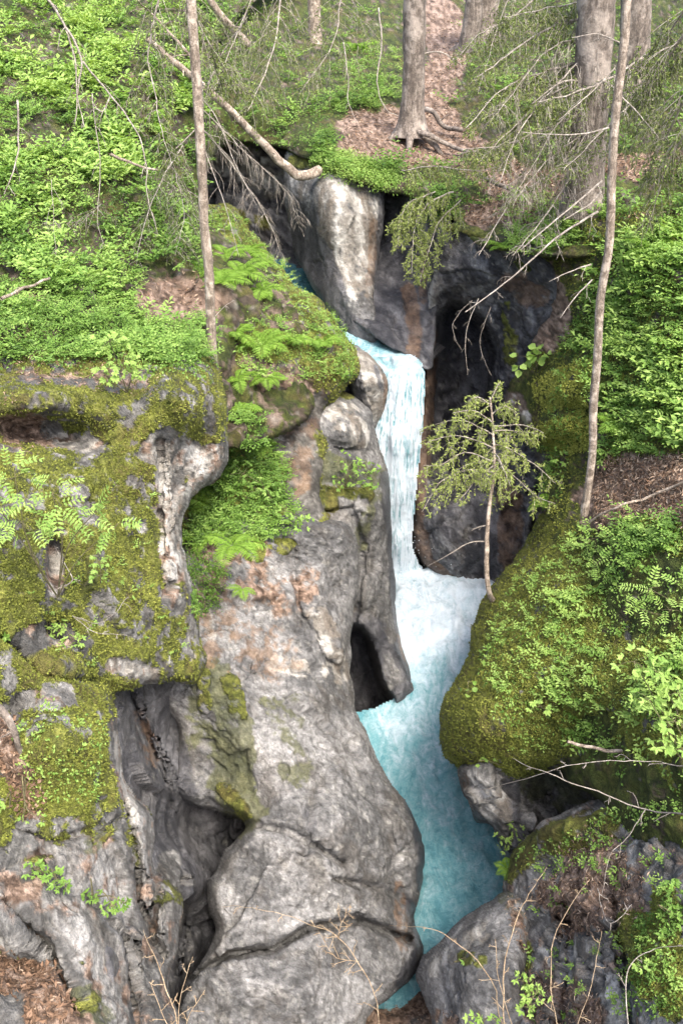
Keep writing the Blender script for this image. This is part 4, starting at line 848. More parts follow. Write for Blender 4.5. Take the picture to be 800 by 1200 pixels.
stuff(lb, 'undergrowth', M_LEAF, 'low green plants on the forest floor behind the gorge')
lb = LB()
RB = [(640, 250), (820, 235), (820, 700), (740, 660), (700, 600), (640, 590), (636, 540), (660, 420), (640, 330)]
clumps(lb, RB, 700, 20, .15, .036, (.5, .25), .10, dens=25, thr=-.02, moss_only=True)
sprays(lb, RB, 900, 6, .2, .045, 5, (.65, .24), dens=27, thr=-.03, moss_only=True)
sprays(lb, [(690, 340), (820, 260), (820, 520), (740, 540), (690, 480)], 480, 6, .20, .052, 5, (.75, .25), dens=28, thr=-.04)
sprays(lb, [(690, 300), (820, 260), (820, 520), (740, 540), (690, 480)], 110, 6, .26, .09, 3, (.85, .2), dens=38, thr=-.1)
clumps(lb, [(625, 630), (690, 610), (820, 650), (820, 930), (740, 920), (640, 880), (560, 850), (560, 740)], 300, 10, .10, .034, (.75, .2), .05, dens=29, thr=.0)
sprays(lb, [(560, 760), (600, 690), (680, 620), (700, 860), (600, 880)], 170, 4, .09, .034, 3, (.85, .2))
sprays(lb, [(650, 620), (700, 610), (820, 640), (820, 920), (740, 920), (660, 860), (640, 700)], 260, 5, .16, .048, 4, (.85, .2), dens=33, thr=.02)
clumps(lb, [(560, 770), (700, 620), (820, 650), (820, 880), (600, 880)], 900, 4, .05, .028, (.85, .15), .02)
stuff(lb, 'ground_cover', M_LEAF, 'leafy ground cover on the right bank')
lb = LB()
LG = [(230, 250), (270, 245), (345, 325), (415, 400), (415, 440), (300, 450), (235, 400)]
clumps(lb, LG, 330, 18, .09, .028, (.8, .2), .04, only=('rock_ledge',), soil_avoid=False)
sprays(lb, LG, 200, 5, .13, .036, 4, (.8, .2), only=('rock_ledge',), soil_avoid=False)
GU = [(268, 560), (272, 480), (300, 500), (340, 560), (345, 620), (300, 640), (240, 630), (226, 660), (222, 610), (250, 575)]
clumps(lb, GU, 160, 22, .11, .030, (.4, .2), .09, soil_avoid=False)
sprays(lb, GU, 200, 6, .16, .042, 5, (.6, .25), soil_avoid=False)
clumps(lb, [(220, 640), (265, 660), (262, 710), (225, 720)], 150, 18, .07, .024, (.45, .2), .04, soil_avoid=False)
clumps(lb, [(20, 830), (60, 820), (120, 850), (125, 930), (90, 950), (40, 930)], 75, 9, .06, .024, (.9, .12), .03, soil_avoid=False)
clumps(lb, [(480, 210), (530, 215), (545, 255), (505, 275), (470, 262)], 120, 18, .10, .035, (.7, .2), .06, soil_avoid=False)
clumps(lb, [(600, 1010), (640, 985), (760, 945), (800, 960), (700, 1000), (640, 1030)], 90, 8, .05, .028, (.85, .1), .02, soil_avoid=False)
clumps(lb, [(740, 1080), (800, 1060), (800, 1190), (750, 1190)], 110, 12, .07, .024, (.6, .2), .04, soil_avoid=False)
clumps(lb, [(380, 350), (412, 392), (418, 440), (395, 455)], 90, 14, .06, .026, (.65, .2), .04, soil_avoid=False)
sprays(lb, [(20, 560), (260, 560), (230, 780), (20, 900)], 70, 4, .06, .022, 3, (.85, .15), soil_avoid=False, moss_only=True)
sprays(lb, [(600, 1000), (810, 920), (810, 1200), (610, 1200)], 90, 4, .08, .030, 3, (.8, .2), soil_avoid=False)
stuff(lb, 'creeping_plants', M_LEAF, 'small creeping plants on the rock ledges')
# moss tufts
lb = LB()
tufts(lb, [(-10, 400), (265, 400), (268, 560), (230, 800), (150, 1000), (-10, 1000)], 38000, .020, ('cliff_block',), (.48, .22))
tufts(lb, [(200, 230), (270, 240), (420, 400), (420, 470), (370, 640), (210, 640)], 15000, .026, ('rock_ledge',), (.6, .2))
tufts(lb, [(515, 910), (515, 800), (560, 700), (640, 590), (820, 640), (820, 1000), (640, 920)], 42000, .022, ('mossy_boulder',), (.52, .22))
tufts(lb, [(590, 1030), (820, 900), (820, 1200), (600, 1200)], 12000, .018, ('rock_ridge',), (.5, .2))
tufts(lb, [(150, 600), (500, 600), (500, 1200), (150, 1200)], 9000, .018, ('rock_slab', 'rock_fin'), (.45, .2))
tufts(lb, [(600, 250), (820, 230), (820, 660), (640, 620)], 14000, .03, ('hillside',), (.5, .2))
tufts(lb, [(620, 450), (660, 430), (700, 420), (700, 470), (640, 485)], 2600, .035, ('hillside',), (.9, .15))
tufts(lb, [(630, 500), (690, 480), (695, 520), (650, 545)], 2600, .035, ('hillside',), (.9, .15))
stuff(lb, 'moss', M_MOSSF, 'yellow green moss cushions on the rocks')
# litter
lb = LB()
def litter(poly, n, size, need=.5, tint=(.5, .25), asp=.3):
    X, Y = sample_poly(poly, n); pos, nor, m, ok = surf(X, Y); ok &= m[:, 1] > need; pos, nor = pos[ok], nor[ok]; N = len(pos)
    s_ = size * RNG.uniform(.4, 1.6, N); lb.add(pos + nor * .012, np.cross(nor, rnd_unit(N)) + nor * .25, nor + rnd_unit(N) * .5, s_, s_ * asp * RNG.uniform(.4, 1.4, N), tint[0] + RNG.normal(0, tint[1], N), k=4)
litter([(400, -20), (820, -20), (820, 260), (560, 262), (400, 200)], 30000, .06)
litter([(690, 540), (820, 530), (820, 640), (700, 630)], 9000, .05, .3, (.55, .25), .22)
litter([(590, 1000), (820, 900), (820, 1200), (600, 1200)], 12000, .032, .3, (.55, .28), .25)
litter([(-10, 1100), (90, 1120), (90, 1200), (-10, 1200)], 1500, .035, .4, (.35, .2), .5)
litter([(-10, 840), (50, 840), (50, 960), (-10, 960)], 800, .03, .4, (.35, .2), .5)
litter([(380, 1120), (560, 1100), (560, 1200), (380, 1200)], 3000, .035, .3, (.5, .25), .2)
litter([(-10, 300), (240, 300), (240, 420), (-10, 420)], 3000, .04, .5)
litter([(0, 380), (240, 420), (240, 480), (0, 540)], 2500, .025, .4)
stuff(lb, 'leaf_litter', M_LITTER, 'brown needles and dead leaves on the bare ground')

# ================================================================== trees
def simple_tree(label, bx, by, d, tx, ty, r0, r1, mat=M_BARK, flare=0, extra=3, roots=0, group='spruce trees in the forest behind the gorge', seed=0, name='spruce_tree', nbr=0, noise=.22):
    p = trunk_path(bx, by, d, tx, ty, extra, seed=seed); e = empty(name, p[0], label, 'tree', group)
    q = p.copy(); q[0] -= (q[1] - q[0]) * .25
    trunk(e, q, r0, r1, mat, flare, seed=seed, loc=p[0], roots=roots, noise=noise)
    for k in range(nbr):
        tb = TB(); i = random.randint(3, len(p) - 2); a = random.uniform(0, 6.28); L = random.uniform(.5, 1.6); s0 = p[i]; dd = np.array([math.cos(a), math.sin(a), .1])
        twigs(tb, catmull([s0, s0 + dd * L * .5, s0 + dd * L + [0, 0, -.3 * L]], 5), .018, .005, 8, .3 * L, .6, 3, seed=seed * 10 + k); tb.build('branch', M_TWIG, e, p[0])
    return e
simple_tree('grey cracked trunk with spreading roots standing above the pale cliff pillar', 482, 152, 16.3, 486, -10, .20, .17, flare=.16, roots=6, seed=1, nbr=2)
simple_tree('thin dark trunk just behind the rooted spruce', 489, 108, 18.0, 492, -10, .13, .11, seed=2)
simple_tree('thick leaning trunk at the top left of the trail', 549, 62, 22.0, 556, -12, .22, .19, flare=.12, seed=3, roots=4)
simple_tree('broad trunk at the top right edge of the trail', 566, 48, 22.6, 570, -12, .32, .28, flare=.2, seed=4, roots=4)
simple_tree('massive grey brown trunk behind the pale slender dead tree on the right', 683, 240, 12.4, 701, -20, .245, .215, flare=.10, seed=5, nbr=6, extra=4)
simple_tree('dark brown trunk standing in the shade to the right of the massive trunk', 741, 108, 14.6, 745, -20, .24, .21, flare=.08, seed=6, nbr=3)
simple_tree('small pale trunk at the top of the picture above the fallen log', 370, 56, 23.5, 367, -20, .17, .15, flare=.06, seed=7, mat=M_PALEBARK)
simple_tree('short piece of trunk seen at the top of the bright green hillside', 128, 26, 19.5, 124, -22, .17, .15, flare=.08, seed=8, mat=M_PALEBARK)

def bare_branch(e, pts, d, r0, r1, n, L, droop=.5, sub=4, mat=M_TWIG, loc=None, lb=None, sides=5, seed=0, **k):
    tb = TB(); twigs(tb, pixpath(pts, d, 6, .012, seed), r0, r1, n, L, droop, sub, seed=seed, lb=lb, sides=sides, **k); return tb.build('branch', mat, e, loc)
# thin tree, left
p = trunk_path(250, 412, 9.7, 222, -10, 2.5, wob=.05, seed=21); LT = empty('dead_tree', p[0], 'thin pale lichen spotted tree rising from the fern ledge on the left', 'tree', None)
q = p.copy(); q[0] -= (q[1] - q[0]) * .3; trunk(LT, q, .052, .040, M_PALEBARK, seed=22, loc=p[0], noise=.16, sides=12)
for k, (pts, r, n, L) in enumerate([([(228, 72), (205, 45), (180, 18), (160, 0, 9.2)], .02, 7, .35), ([(231, 88), (242, 100), (262, 60), (290, 20, 9.3)], .012, 6, .3), ([(238, 140), (222, 160), (198, 182, 9.4)], .010, 4, .22), ([(237, 170), (260, 230), (280, 300, 9.2)], .008, 8, .3), ([(233, 110), (255, 140), (275, 190), (300, 240, 9.0)], .008, 8, .28), ([(226, 50), (236, 90), (238, 125)], .012, 4, .2), ([(245, 380), (262, 360), (275, 352)], .005, 3, .1)]):
    bare_branch(LT, pts, 9.6, r, r * .3, n, L, .7, 3, mat=M_PALEBARK if r > .015 else M_TWIG, loc=p[0], seed=40 + k)
# thin tree, right
p = trunk_path(686, 588, 9.6, 733, -10, 2.5, wob=.07, seed=31); RT = empty('dead_tree', p[0], 'slender pale birch like dead tree in front of the massive trunk on the right', 'tree', None)
q = p.copy(); q[0] -= (q[1] - q[0]) * .3; trunk(RT, q, .043, .033, M_PALEBARK, seed=32, loc=p[0], noise=.18, sides=12)
for k, (pts, r, n, L) in enumerate([([(705, 212), (660, 250), (610, 292, 9.4)], .014, 8, .3), ([(700, 248), (650, 280), (600, 325), (545, 366, 9.2)], .015, 8, .35), ([(692, 310), (668, 318), (643, 330, 9.5)], .010, 3, .15), ([(693, 328), (672, 350), (656, 372, 9.5)], .010, 4, .15), ([(713, 150), (670, 158), (610, 155, 9.3)], .012, 8, .3), ([(720, 80), (690, 110), (655, 140, 9.3)], .010, 6, .3), ([(718, 105), (745, 130), (770, 160, 9.3)], .010, 5, .25), ([(726, 50), (700, 40), (670, 44, 9.2)], .010, 5, .25), ([(704, 225), (690, 240), (660, 258, 9.4)], .012, 4, .2)]):
    bare_branch(RT, pts, 9.55, r, r * .3, n, L, .4, 3, loc=p[0], seed=60 + k)
# drooping spruce boughs from the massive trunk
def bough(label, paths, d, needles, r=.02, n=30, L=.6, seed=0, dens=.6, name='spruce_bough', group='half bare spruce boughs hanging over the trail', droop=.7, ntint=.55, sub=7):
    base = P(paths[0][0][0], paths[0][0][1], d); e = empty(name, base, label, 'branch', group); lb = LB() if needles else None; tb = TB()
    for k, pts in enumerate(paths):
        rr = r * (1 if k == 0 else .7); twigs(tb, pixpath(pts, d, 6, .03, seed + k), rr, rr * .25, n, L, droop, sub, lb=lb, nsz=.055, seed=seed + k, dens=dens, ntint=ntint)
    tb.build('wood', M_TWIG, e, base)
    if lb: lb.build('needles', M_NEEDLE, e, base)
    return e
bough('upper green bough sweeping left from the massive trunk across the trail', [[(690, 70), (640, 84), (590, 104), (545, 150, 10.9)], [(690, 90), (640, 115), (590, 160), (560, 190, 11.2)]], 11.6, True, seed=100)
bough('brown twiggy bough hanging to the left above the bare earth', [[(688, 130), (640, 150), (590, 170), (545, 175, 11.0)], [(690, 150), (640, 190), (600, 240, 11.2)]], 11.7, True, seed=110, dens=.22, ntint=.3)
bough('topmost twiggy bough crossing the upper right of the trail', [[(695, 20), (650, 30), (600, 60), (560, 90, 10.8)], [(692, 0), (640, 10), (590, 20, 11.0)]], 11.5, True, seed=120, dens=.35, ntint=.4)
bough('lowest grey bough with pale twigs above the dark cliff', [[(680, 160), (650, 200), (600, 235), (560, 300, 11.2)], [(680, 190), (640, 250), (600, 300, 11.2)]], 11.8, False, seed=130, L=.5)
bough('grey bough on the far right behind the slender dead tree', [[(800, 40, 9.5), (770, 90), (740, 150, 10.5)], [(800, 10, 9.5), (775, 60), (750, 110, 10.5)]], 10, True, seed=140, dens=.3, ntint=.35)
bough('grassy looking grey bough drooping at the top right corner', [[(810, 100, 9.0), (780, 160), (750, 220, 10)], [(810, 140, 9.0), (780, 200), (760, 260, 10)]], 9.6, True, seed=150, dens=.25, ntint=.35)
bough('bough of bare twigs arching over the dark gap beside the fallen log', [[(235, 150, 12), (270, 190), (310, 250), (330, 300, 12.6)], [(240, 130, 12), (290, 180), (340, 230), (350, 270, 13)]], 12.5, False, seed=160, L=.5, r=.012)
bough('hanging mass of spruce twigs at the top left beside the thin tree', [[(190, -15, 9), (175, 60), (185, 130), (200, 190, 9)], [(215, -15, 9), (250, 60), (285, 110, 10)]], 9.2, True, seed=170, L=.5, dens=.15, ntint=.35, r=.012)
bough('curtain of grey green twigs below the small pale trunk', [[(330, -15, 14), (320, 60), (290, 130, 13.5)], [(400, -15, 14), (390, 50), (350, 110, 14)], [(300, -15, 14), (270, 60), (250, 110, 13.5)]], 14, True, seed=180, L=.9, dens=.2, ntint=.4, r=.018)
bough('green fringed spruce branch drooping over the brink right of the pale pillar', [[(530, 225, 13.6), (500, 240), (485, 270), (482, 320, 13.6)], [(540, 235, 13.6), (515, 260), (500, 300), (492, 330, 13.6)], [(510, 225, 13.6), (480, 238), (468, 260), (466, 290, 13.6)]], 13.6, True, seed=190, L=.4, dens=.7, ntint=.7, r=.014)
bough('thin flat spruce twigs lying over the edge of the trail', [[(470, 200, 14), (510, 195), (560, 200), (600, 190, 13.6)], [(540, 180, 14), (575, 170), (600, 150, 13.6)]], 13.8, True, seed=195, L=.4, dens=.5, ntint=.6, r=.012)

bough('tangle of pale bare twigs in front of the left side of the massive trunk', [[(700, 50), (660, 90), (610, 150), (585, 215, 10.8)], [(690, 40), (640, 60), (600, 110), (575, 140, 10.8)], [(690, 110), (650, 150), (620, 200), (600, 230, 10.8)]], 11.4, False, seed=131, L=.7, r=.014, n=34, sub=9)
bough('brownish bough with few needles crossing behind the slender dead tree', [[(760, 60, 11), (720, 90), (670, 110), (630, 120, 10.6)], [(770, 90, 11), (730, 130), (690, 170), (660, 200, 10.6)]], 11, True, seed=133, L=.6, dens=.2, ntint=.35)
bough('thin grey bough above the top of the trail', [[(640, -15, 13), (600, 20), (560, 40), (535, 70, 12.6)], [(600, -15, 13), (580, 40), (560, 110, 12.8)]], 13, True, seed=135, L=.6, dens=.25, ntint=.45, r=.014)
bough('twiggy brown bough in the undergrowth of the left hillside', [[(215, 170, 11.5), (190, 210), (170, 260), (160, 310, 10.4)], [(205, 200, 11.5), (215, 250), (205, 300, 10.6)], [(120, 240, 10.6), (90, 260), (50, 262, 10.2)]], 11, True, seed=137, L=.5, dens=.15, ntint=.2, r=.010, group='dead boughs on the left hillside')
# hanging dead branches near the viewer, top left
def hang(label, paths, d, r=.008, mat=M_TWIG, name='dead_branch', group=None, n=6, L=.18, seed=0, cat='branch', sub=2, droop=.8):
    base = P(paths[0][0][0], paths[0][0][1], paths[0][0][2] if len(paths[0][0]) > 2 else d); e = empty(name, base, label, cat, group)
    for k, pts in enumerate(paths):
        tb = TB(); twigs(tb, pixpath(pts, d, 8, .02, seed + k), r * (1 if k == 0 else .6), r * .3, n, L, droop, sub, seed=seed + k); tb.build('twig', mat, e, base)
    return e
hang('pale forked dead branch hanging in from the top left corner', [[(48, -10), (72, 20), (95, 68), (92, 100), (88, 145)], [(78, 30), (88, 70), (90, 110), (100, 150)]], 6.6, .012, M_TWIG, seed=200, group=None)
hang('long thin dead branch trailing down the middle of the left hillside', [[(98, 72), (130, 112), (158, 150), (172, 195), (172, 225), (186, 275)], [(130, 112), (120, 130), (108, 120)]], 6.8, .008, seed=210)
hang('short pale curved twig near the left edge of the hillside', [[(22, 118), (22, 160), (16, 200), (6, 228)]], 6.5, .009, seed=220, n=3)
hang('bare vertical twig cluster on the left hillside below the forked branch', [[(108, 110), (118, 190), (115, 260), (125, 290)], [(60, 210), (62, 250), (66, 300)]], 7.6, .005, seed=225, n=4)
hang('pale hanging liana left of the rooted spruce', [[(443, 10, 13), (447, 50), (442, 95), (450, 125), (466, 136, 13)]], 13, .014, M_TWIG, seed=230, n=2)
hang('thin pale liana hanging above the mossy brink', [[(402, 50, 13), (408, 90), (408, 120), (420, 146, 13)]], 13, .010, seed=235, n=2)
# fallen logs
def log(label, pts, d, r0, r1, mat=M_PALEBARK, seed=0, stubs=3, name='fallen_log', cat='log'):
    c = pixpath(pts, d, 9, .02, seed); base = c[0]; e = empty(name, base, label, cat); tb = TB(); tb.tube(c, np.linspace(r0, r1, len(c)), 12, noise=.15 * r0, nf=6, seed=seed); tb.build('trunk', mat, e, base)
    for k in range(stubs):
        i = random.randint(3, len(c) - 4); dv = np.array([random.uniform(-1, 1), random.uniform(-1, 0), random.uniform(-.3, 1)]); dv /= np.linalg.norm(dv); t = TB(); t.tube([c[i], c[i] + dv * r0 * 3, c[i] + dv * r0 * 5 + [0, 0, -.02]], [r0 * .3, r0 * .2, r0 * .1], 5); t.build('stub', mat, e, base)
    return e
log('long curved pale fallen log reaching from the thin tree to the pale pillar', [(172, 46, 12.4), (215, 82, 12.8), (262, 122, 13.4), (300, 160, 13.9), (332, 192, 14.3), (352, 206, 14.5), (374, 200, 14.7)], 14, .040, .085, seed=3, stubs=5)
log('short pale broken log leaning at the top centre left', [(240, -8, 17), (262, 22, 17.4), (290, 52, 18)], 17.4, .06, .09, seed=5)
log('thin pale stick lying across the right mossy boulder', [(664, 868), (690, 875), (715, 880), (748, 880)], 7.9, .013, .018, seed=7, name='fallen_stick', cat='stick', stubs=1)
log('grey weathered stick on the bare patch of the left hillside', [(2, 350, 8.0), (30, 338), (58, 326, 8.4)], 8.2, .016, .010, seed=9, name='fallen_stick', cat='stick', stubs=1)
log('reddish brown root curling out of the earth at the left edge', [(-12, 822, 5.6), (6, 838), (18, 858), (27, 882, 5.8)], 5.7, .028, .018, M_BARK, seed=11, name='tree_root', cat='root', stubs=1)
log('flat grey branch lying on the needle covered bank at the right edge', [(690, 612, 9.4), (722, 594), (760, 582), (810, 560, 8.6)], 9, .012, .014, seed=13, name='fallen_stick', cat='stick', stubs=2)
log('low root crossing the trail below the thick trunks', [(498, 128, 17.2), (508, 132), (520, 148), (540, 152, 16.6)], 17, .05, .04, M_BARK, seed=15, name='tree_root', cat='root', stubs=1)
log('dead stick above the stump hole on the left hillside', [(130, 180, 11), (155, 192), (186, 200, 11.4)], 11.2, .02, .012, seed=17, name='fallen_stick', cat='stick', stubs=1)

log('gnarled root stepping down the trail below the mossy hump', [(470, 150, 16.3), (500, 158), (530, 172), (548, 178, 15.6)], 16, .05, .03, M_BARK, seed=16, name='tree_root', cat='root', stubs=1)
log('long root lying on the brink of the trail above the dark cliff', [(560, 205, 14.6), (600, 222), (640, 226), (672, 240, 13.6)], 14.2, .04, .025, M_BARK, seed=18, name='tree_root', cat='root', stubs=2)
# dry twigs in the foreground
hang('long thin bare twigs arching over the rocks below the right mossy boulder', [[(806, 955, 5.6), (755, 948), (700, 928), (640, 906), (600, 888, 6.4)], [(755, 948), (738, 978), (715, 1000), (705, 1050)], [(806, 898, 5.8), (760, 893), (700, 892), (640, 905), (545, 930, 7.0)]], 6.1, .006, M_TWIG, seed=300, n=5, L=.12, droop=.2)
hang('upright bare brown stems in front of the lower right boulder', [[(592, 1210, 5.6), (590, 1130), (608, 1070), (640, 1015, 6.6)], [(600, 1210, 5.6), (585, 1150), (580, 1100)]], 6, .006, M_STRAW, seed=310, n=5, L=.10, droop=.1)
hang('curved brown stem beside the needle strewn rock slope', [[(655, 1215, 5.4), (645, 1150), (652, 1090), (690, 1030, 6.2)], [(672, 1215, 5.4), (690, 1160), (705, 1090)]], 5.8, .005, M_STRAW, seed=320, n=5, L=.10, droop=.1)
hang('bare twig bending over the lower right corner moss', [[(736, 1210, 5.0), (735, 1140), (760, 1115), (806, 1108, 5.0)], [(700, 1040, 5.9), (712, 1080), (740, 1060)]], 5.2, .005, M_TWIG, seed=330, n=3, L=.08, droop=.1)
hang('thin twig curving across the tan boulder at the bottom edge', [[(588, 1200, 6.0), (575, 1150), (545, 1112), (500, 1088), (455, 1085, 7.2)]], 6.6, .005, M_STRAW, seed=340, n=3, L=.08, droop=.1)
hang('straw coloured dry grass stalk across the crack of the grey slab', [[(446, 1215, 6.2), (438, 1165), (420, 1128), (395, 1098), (350, 1078), (300, 1064), (262, 1062, 6.8)], [(420, 1128), (390, 1120), (372, 1090)], [(395, 1098), (400, 1080), (410, 1066)]], 6.5, .004, M_STRAW, seed=350, n=9, L=.14, droop=.1, sub=3)
hang('fan of straw coloured dead stalks in the dark crack at the bottom left', [[(212, 1220, 5.2), (200, 1170), (182, 1125), (170, 1090, 5.6)], [(208, 1220), (212, 1170), (226, 1120)], [(205, 1220), (190, 1185), (176, 1150)], [(214, 1220), (222, 1190), (240, 1160)]], 5.4, .005, M_STRAW, seed=360, n=6, L=.10, droop=-.2)
hang('bare tangled twigs under the pale green sapling on the left rock', [[(68, 690, 6.2), (85, 680), (70, 652), (64, 640)], [(85, 722, 6.3), (110, 740), (150, 745)], [(150, 700, 6.8), (120, 730), (84, 722)]], 6.3, .005, M_TWIG, seed=370, n=4, L=.08)
hang('thin dangling twigs above the hollow of the dark cliff', [[(560, 350, 12.8), (545, 395), (548, 440)], [(575, 360), (562, 400), (575, 440)], [(552, 352), (530, 380), (540, 410)]], 12.8, .007, seed=380, n=5, L=.15)

# ================================================================== spruce sapling over the pool
b0 = P(572, 686, 11.2); SS = empty('spruce_sapling', b0, 'small sparse spruce sapling leaning out in front of the dark cliff', 'tree')
tp = pixpath([(578, 706, 11.6), (571, 686, 11.3), (570, 640, 11.2), (573, 590, 11.15), (579, 550, 11.1), (577, 505, 11.1), (574, 466, 11.1)], 11.2, 6, .01, 3)
tb = TB(); tb.tube(tp, np.interp(np.arange(len(tp)), [0, len(tp) - 1], [.038, .010]), 10, noise=.006, nf=9); tb.build('trunk', M_PALEBARK, SS, b0)
lbn = LB()
for k, (pts, L, nd) in enumerate([
    ([(576, 552), (545, 552), (515, 566), (494, 600, 10.9)], .42, 1), ([(577, 540), (545, 530), (515, 545), (496, 545, 10.8)], .42, 1), ([(577, 525), (545, 512), (520, 512), (498, 520, 10.9)], .4, 1), ([(577, 510), (555, 497), (530, 492), (508, 498, 11.3)], .36, 1),
    ([(576, 495), (555, 482), (530, 484, 11.0)], .28, 1), ([(576, 485), (592, 476), (606, 490, 11.2)], .26, 1), ([(577, 505), (600, 505), (625, 520, 11.3)], .34, 1), ([(577, 520), (605, 530), (635, 552), (650, 566, 10.9)], .42, 1), ([(578, 535), (600, 555), (625, 580), (650, 590, 11.0)], .4, 1),
    ([(578, 545), (560, 560), (535, 590, 10.8)], .34, 1), ([(575, 474), (560, 466), (548, 470, 11.1)], .2, 1), ([(577, 515), (575, 520, 11.7), (572, 540, 12.0)], .35, 1), ([(577, 530), (585, 540, 10.6), (598, 570, 10.3)], .34, 1), ([(578, 500), (612, 498), (636, 508, 11.0)], .3, .5), ([(574, 470), (580, 456), (584, 450)], .12, 1)]):
    tb = TB(); twigs(tb, pixpath(pts, 11.1, 5, .02, k), .010, .003, 11, L * 1.15, .65, 5, lb=lbn if nd else None, nsz=.05, ntint=.82, seed=500 + k, dens=.6 * nd, jag=.5); tb.build('branch', M_TWIG, SS, b0)
for k, pts in enumerate([[(570, 635), (550, 636), (525, 650), (500, 664, 11.4)], [(572, 615), (560, 618), (552, 622, 11.2)]]):
    tb = TB(); twigs(tb, pixpath(pts, 11.2, 5, .01, k), .010, .003, 2, .12, .2, 1, seed=520 + k); tb.build('branch', M_TWIG, SS, b0)
lbn.build('crown', M_NEEDLE, SS, b0)

# ================================================================== ferns
for px, py, sz, lean, lab in [
    (262, 300, .36, (.2, -1), 'fern right beside the trunk of the thin tree near the top of the ledge'), (292, 296, .40, (.6, -1), 'fern at the upper edge of the ledge facing the dark gap'), (275, 330, .44, (.2, -1), 'broad bright fern in the middle of the mossy ledge'), (300, 350, .32, (.6, -1), 'fern right of the broad bright fern on the ledge'),
    (250, 350, .36, (-.4, -1), 'small fern behind the base of the thin tree'), (272, 395, .34, (0, -1), 'fern at the foot of the ledge slope right of the thin tree'), (305, 408, .40, (.1, -1), 'wide fern hanging over the brown overhang'), (340, 402, .36, (.4, -1), 'pale fern on the rim of the overhang'),
    (376, 405, .34, (.6, -1), 'last fern on the rim towards the upper stream'), (308, 440, .30, (0, -1), 'small fern rooted in the brown face below the wide fern'), (222, 262, .36, (0, -1), 'fern in the undergrowth above the mossy mound'), (232, 320, .34, (-.2, -1), 'fern left of the thin tree trunk'),
    (278, 445, .24, (.3, -1), 'fern hanging in the shaded gully behind the rock nose'), (284, 478, .28, (.3, -1), 'upper of the dark gully ferns'), (300, 525, .26, (.3, -1), 'fern halfway down the gully'), (250, 600, .36, (0, -1), 'dark fern in the hollow under the rock nose'), (240, 630, .34, (0, -1), 'lowest dark fern in the hollow under the rock nose'),
    (40, 300, .34, (0, -1), 'fern at the left end of the lower hillside'), (120, 290, .30, (.2, -1), 'fern low on the hillside midway between the edge and the thin tree'), (170, 140, .5, (0, -1), 'fern high on the hillside below the long log'), (60, 110, .5, (.2, -1), 'fern high on the hillside near the forked dead branch'), (30, 190, .42, (0, -1), 'fern beside the short curved twig on the hillside'), (420, 60, .6, (0, -1), 'fern behind the mossy hump left of the rooted spruce'), (640, 590, .26, (-.3, -1), 'fern at the top of the mossy boulder'), (730, 500, .34, (0, -1), 'fern on the bank above the needle covered soil'),
    (590, 290, .28, (0, -1), 'small fern on the brink above the dark cliff'), (770, 300, .40, (-.3, -1), 'fern below the strip of bare earth at the right edge')]:
    fern(px, py, sz, lab, 7, lean)
fern(272, 640, .34, 'bright yellow green fern drooping on the brown slab', 6, (.5, -1), spread=.8, d=9.2)
fern(284, 690, .20, 'tiny bright fern just below the yellow green fern', 4, (-.1, -1), spread=.5, d=9.2)
fern(590, 1018, .18, 'bluish green fern dipping over the edge of the turquoise pool', 5, (-1, -.3), spread=.7)

# ================================================================== spray thrown up by the fall
def drops():
    n = 700; X = np.concatenate([RNG.normal(470, 12, n // 2), RNG.normal(486, 22, n // 2)]); Y = np.concatenate([RNG.normal(648, 26, n // 2), RNG.normal(690, 14, n // 2)])
    c = P(X, Y, np.minimum(15.1, pool_d(X, Y) - .12) - np.abs(RNG.normal(0, .25, n))); r = np.abs(RNG.normal(.003, .003, n)) + .002
    T = np.array([[1, 0, 0], [-1, 0, 0], [0, 1, 0], [0, -1, 0], [0, 0, 1.3], [0, 0, -1.3]]); V = (c[:, None] + T[None] * r[:, None, None]).reshape(-1, 3)
    f = np.array([[0, 2, 4], [2, 1, 4], [1, 3, 4], [3, 0, 4], [2, 0, 5], [1, 2, 5], [3, 1, 5], [0, 3, 5]]); Fq = (np.arange(n)[:, None, None] * 6 + f[None]).reshape(-1, 3)
    s = NT('water_drops'); s.bsdf.inputs['Base Color'].default_value = (.8, .87, .92, 1); s.bsdf.inputs['Roughness'].default_value = .4
    tag(link('water_spray', mk_mesh('water_spray', V, Fq, s.m)), 'white droplets thrown up at the foot of the waterfall', None, None, 'stuff')
drops()
# ================================================================== shrubs and saplings
shrub('rowan_sapling', (68, 700), [(18, 560, 32), (62, 580, 34), (25, 612, 30), (75, 612, 30), (112, 600, 22), (135, 618, 16), (-5, 590, 26)], 'pale green rowan sapling with feathered leaves at the left edge', 'sapling', 'pinnate', .036, 11, .93, d=6.3, lift=.5)
shrub('maple_sapling', (150, 462), [(128, 400, 24), (148, 425, 28), (125, 440, 20), (165, 438, 18)], 'yellow green maple sapling on top of the left rock', 'sapling', 'maple', .034, 26, .97, lift=.3)
shrub('maple_sapling', (115, 700), [(116, 658, 14), (116, 675, 12)], 'tiny maple seedling below the rowan sapling', 'sapling', 'maple', .028, 22, .85, lift=.2)
shrub('leafy_plant', (72, 748), [(66, 735, 16), (84, 750, 16), (56, 748, 10)], 'bright leafy plant on the mossy rock beside tangled twigs', 'plant', 'simple', .03, 30, .9, lift=.1)
shrub('leafy_plant', (8, 742), [(6, 742, 12)], 'small bright plant cut off by the left edge', 'plant', 'simple', .034, 20, .85, lift=.1)
shrub('leafy_plant', (148, 690), [(135, 700, 10), (150, 702, 10)], 'two little leaf sprigs on the mossy rock above the crevice', 'plant', 'simple', .026, 14, .85, lift=.1)
shrub('leafy_plant', (55, 1030), [(42, 1018, 15), (66, 1030, 16), (75, 1038, 10)], 'leafy plant rooted on a shelf of the bare grey rock', 'plant', 'simple', .024, 44, .7, lift=.1)
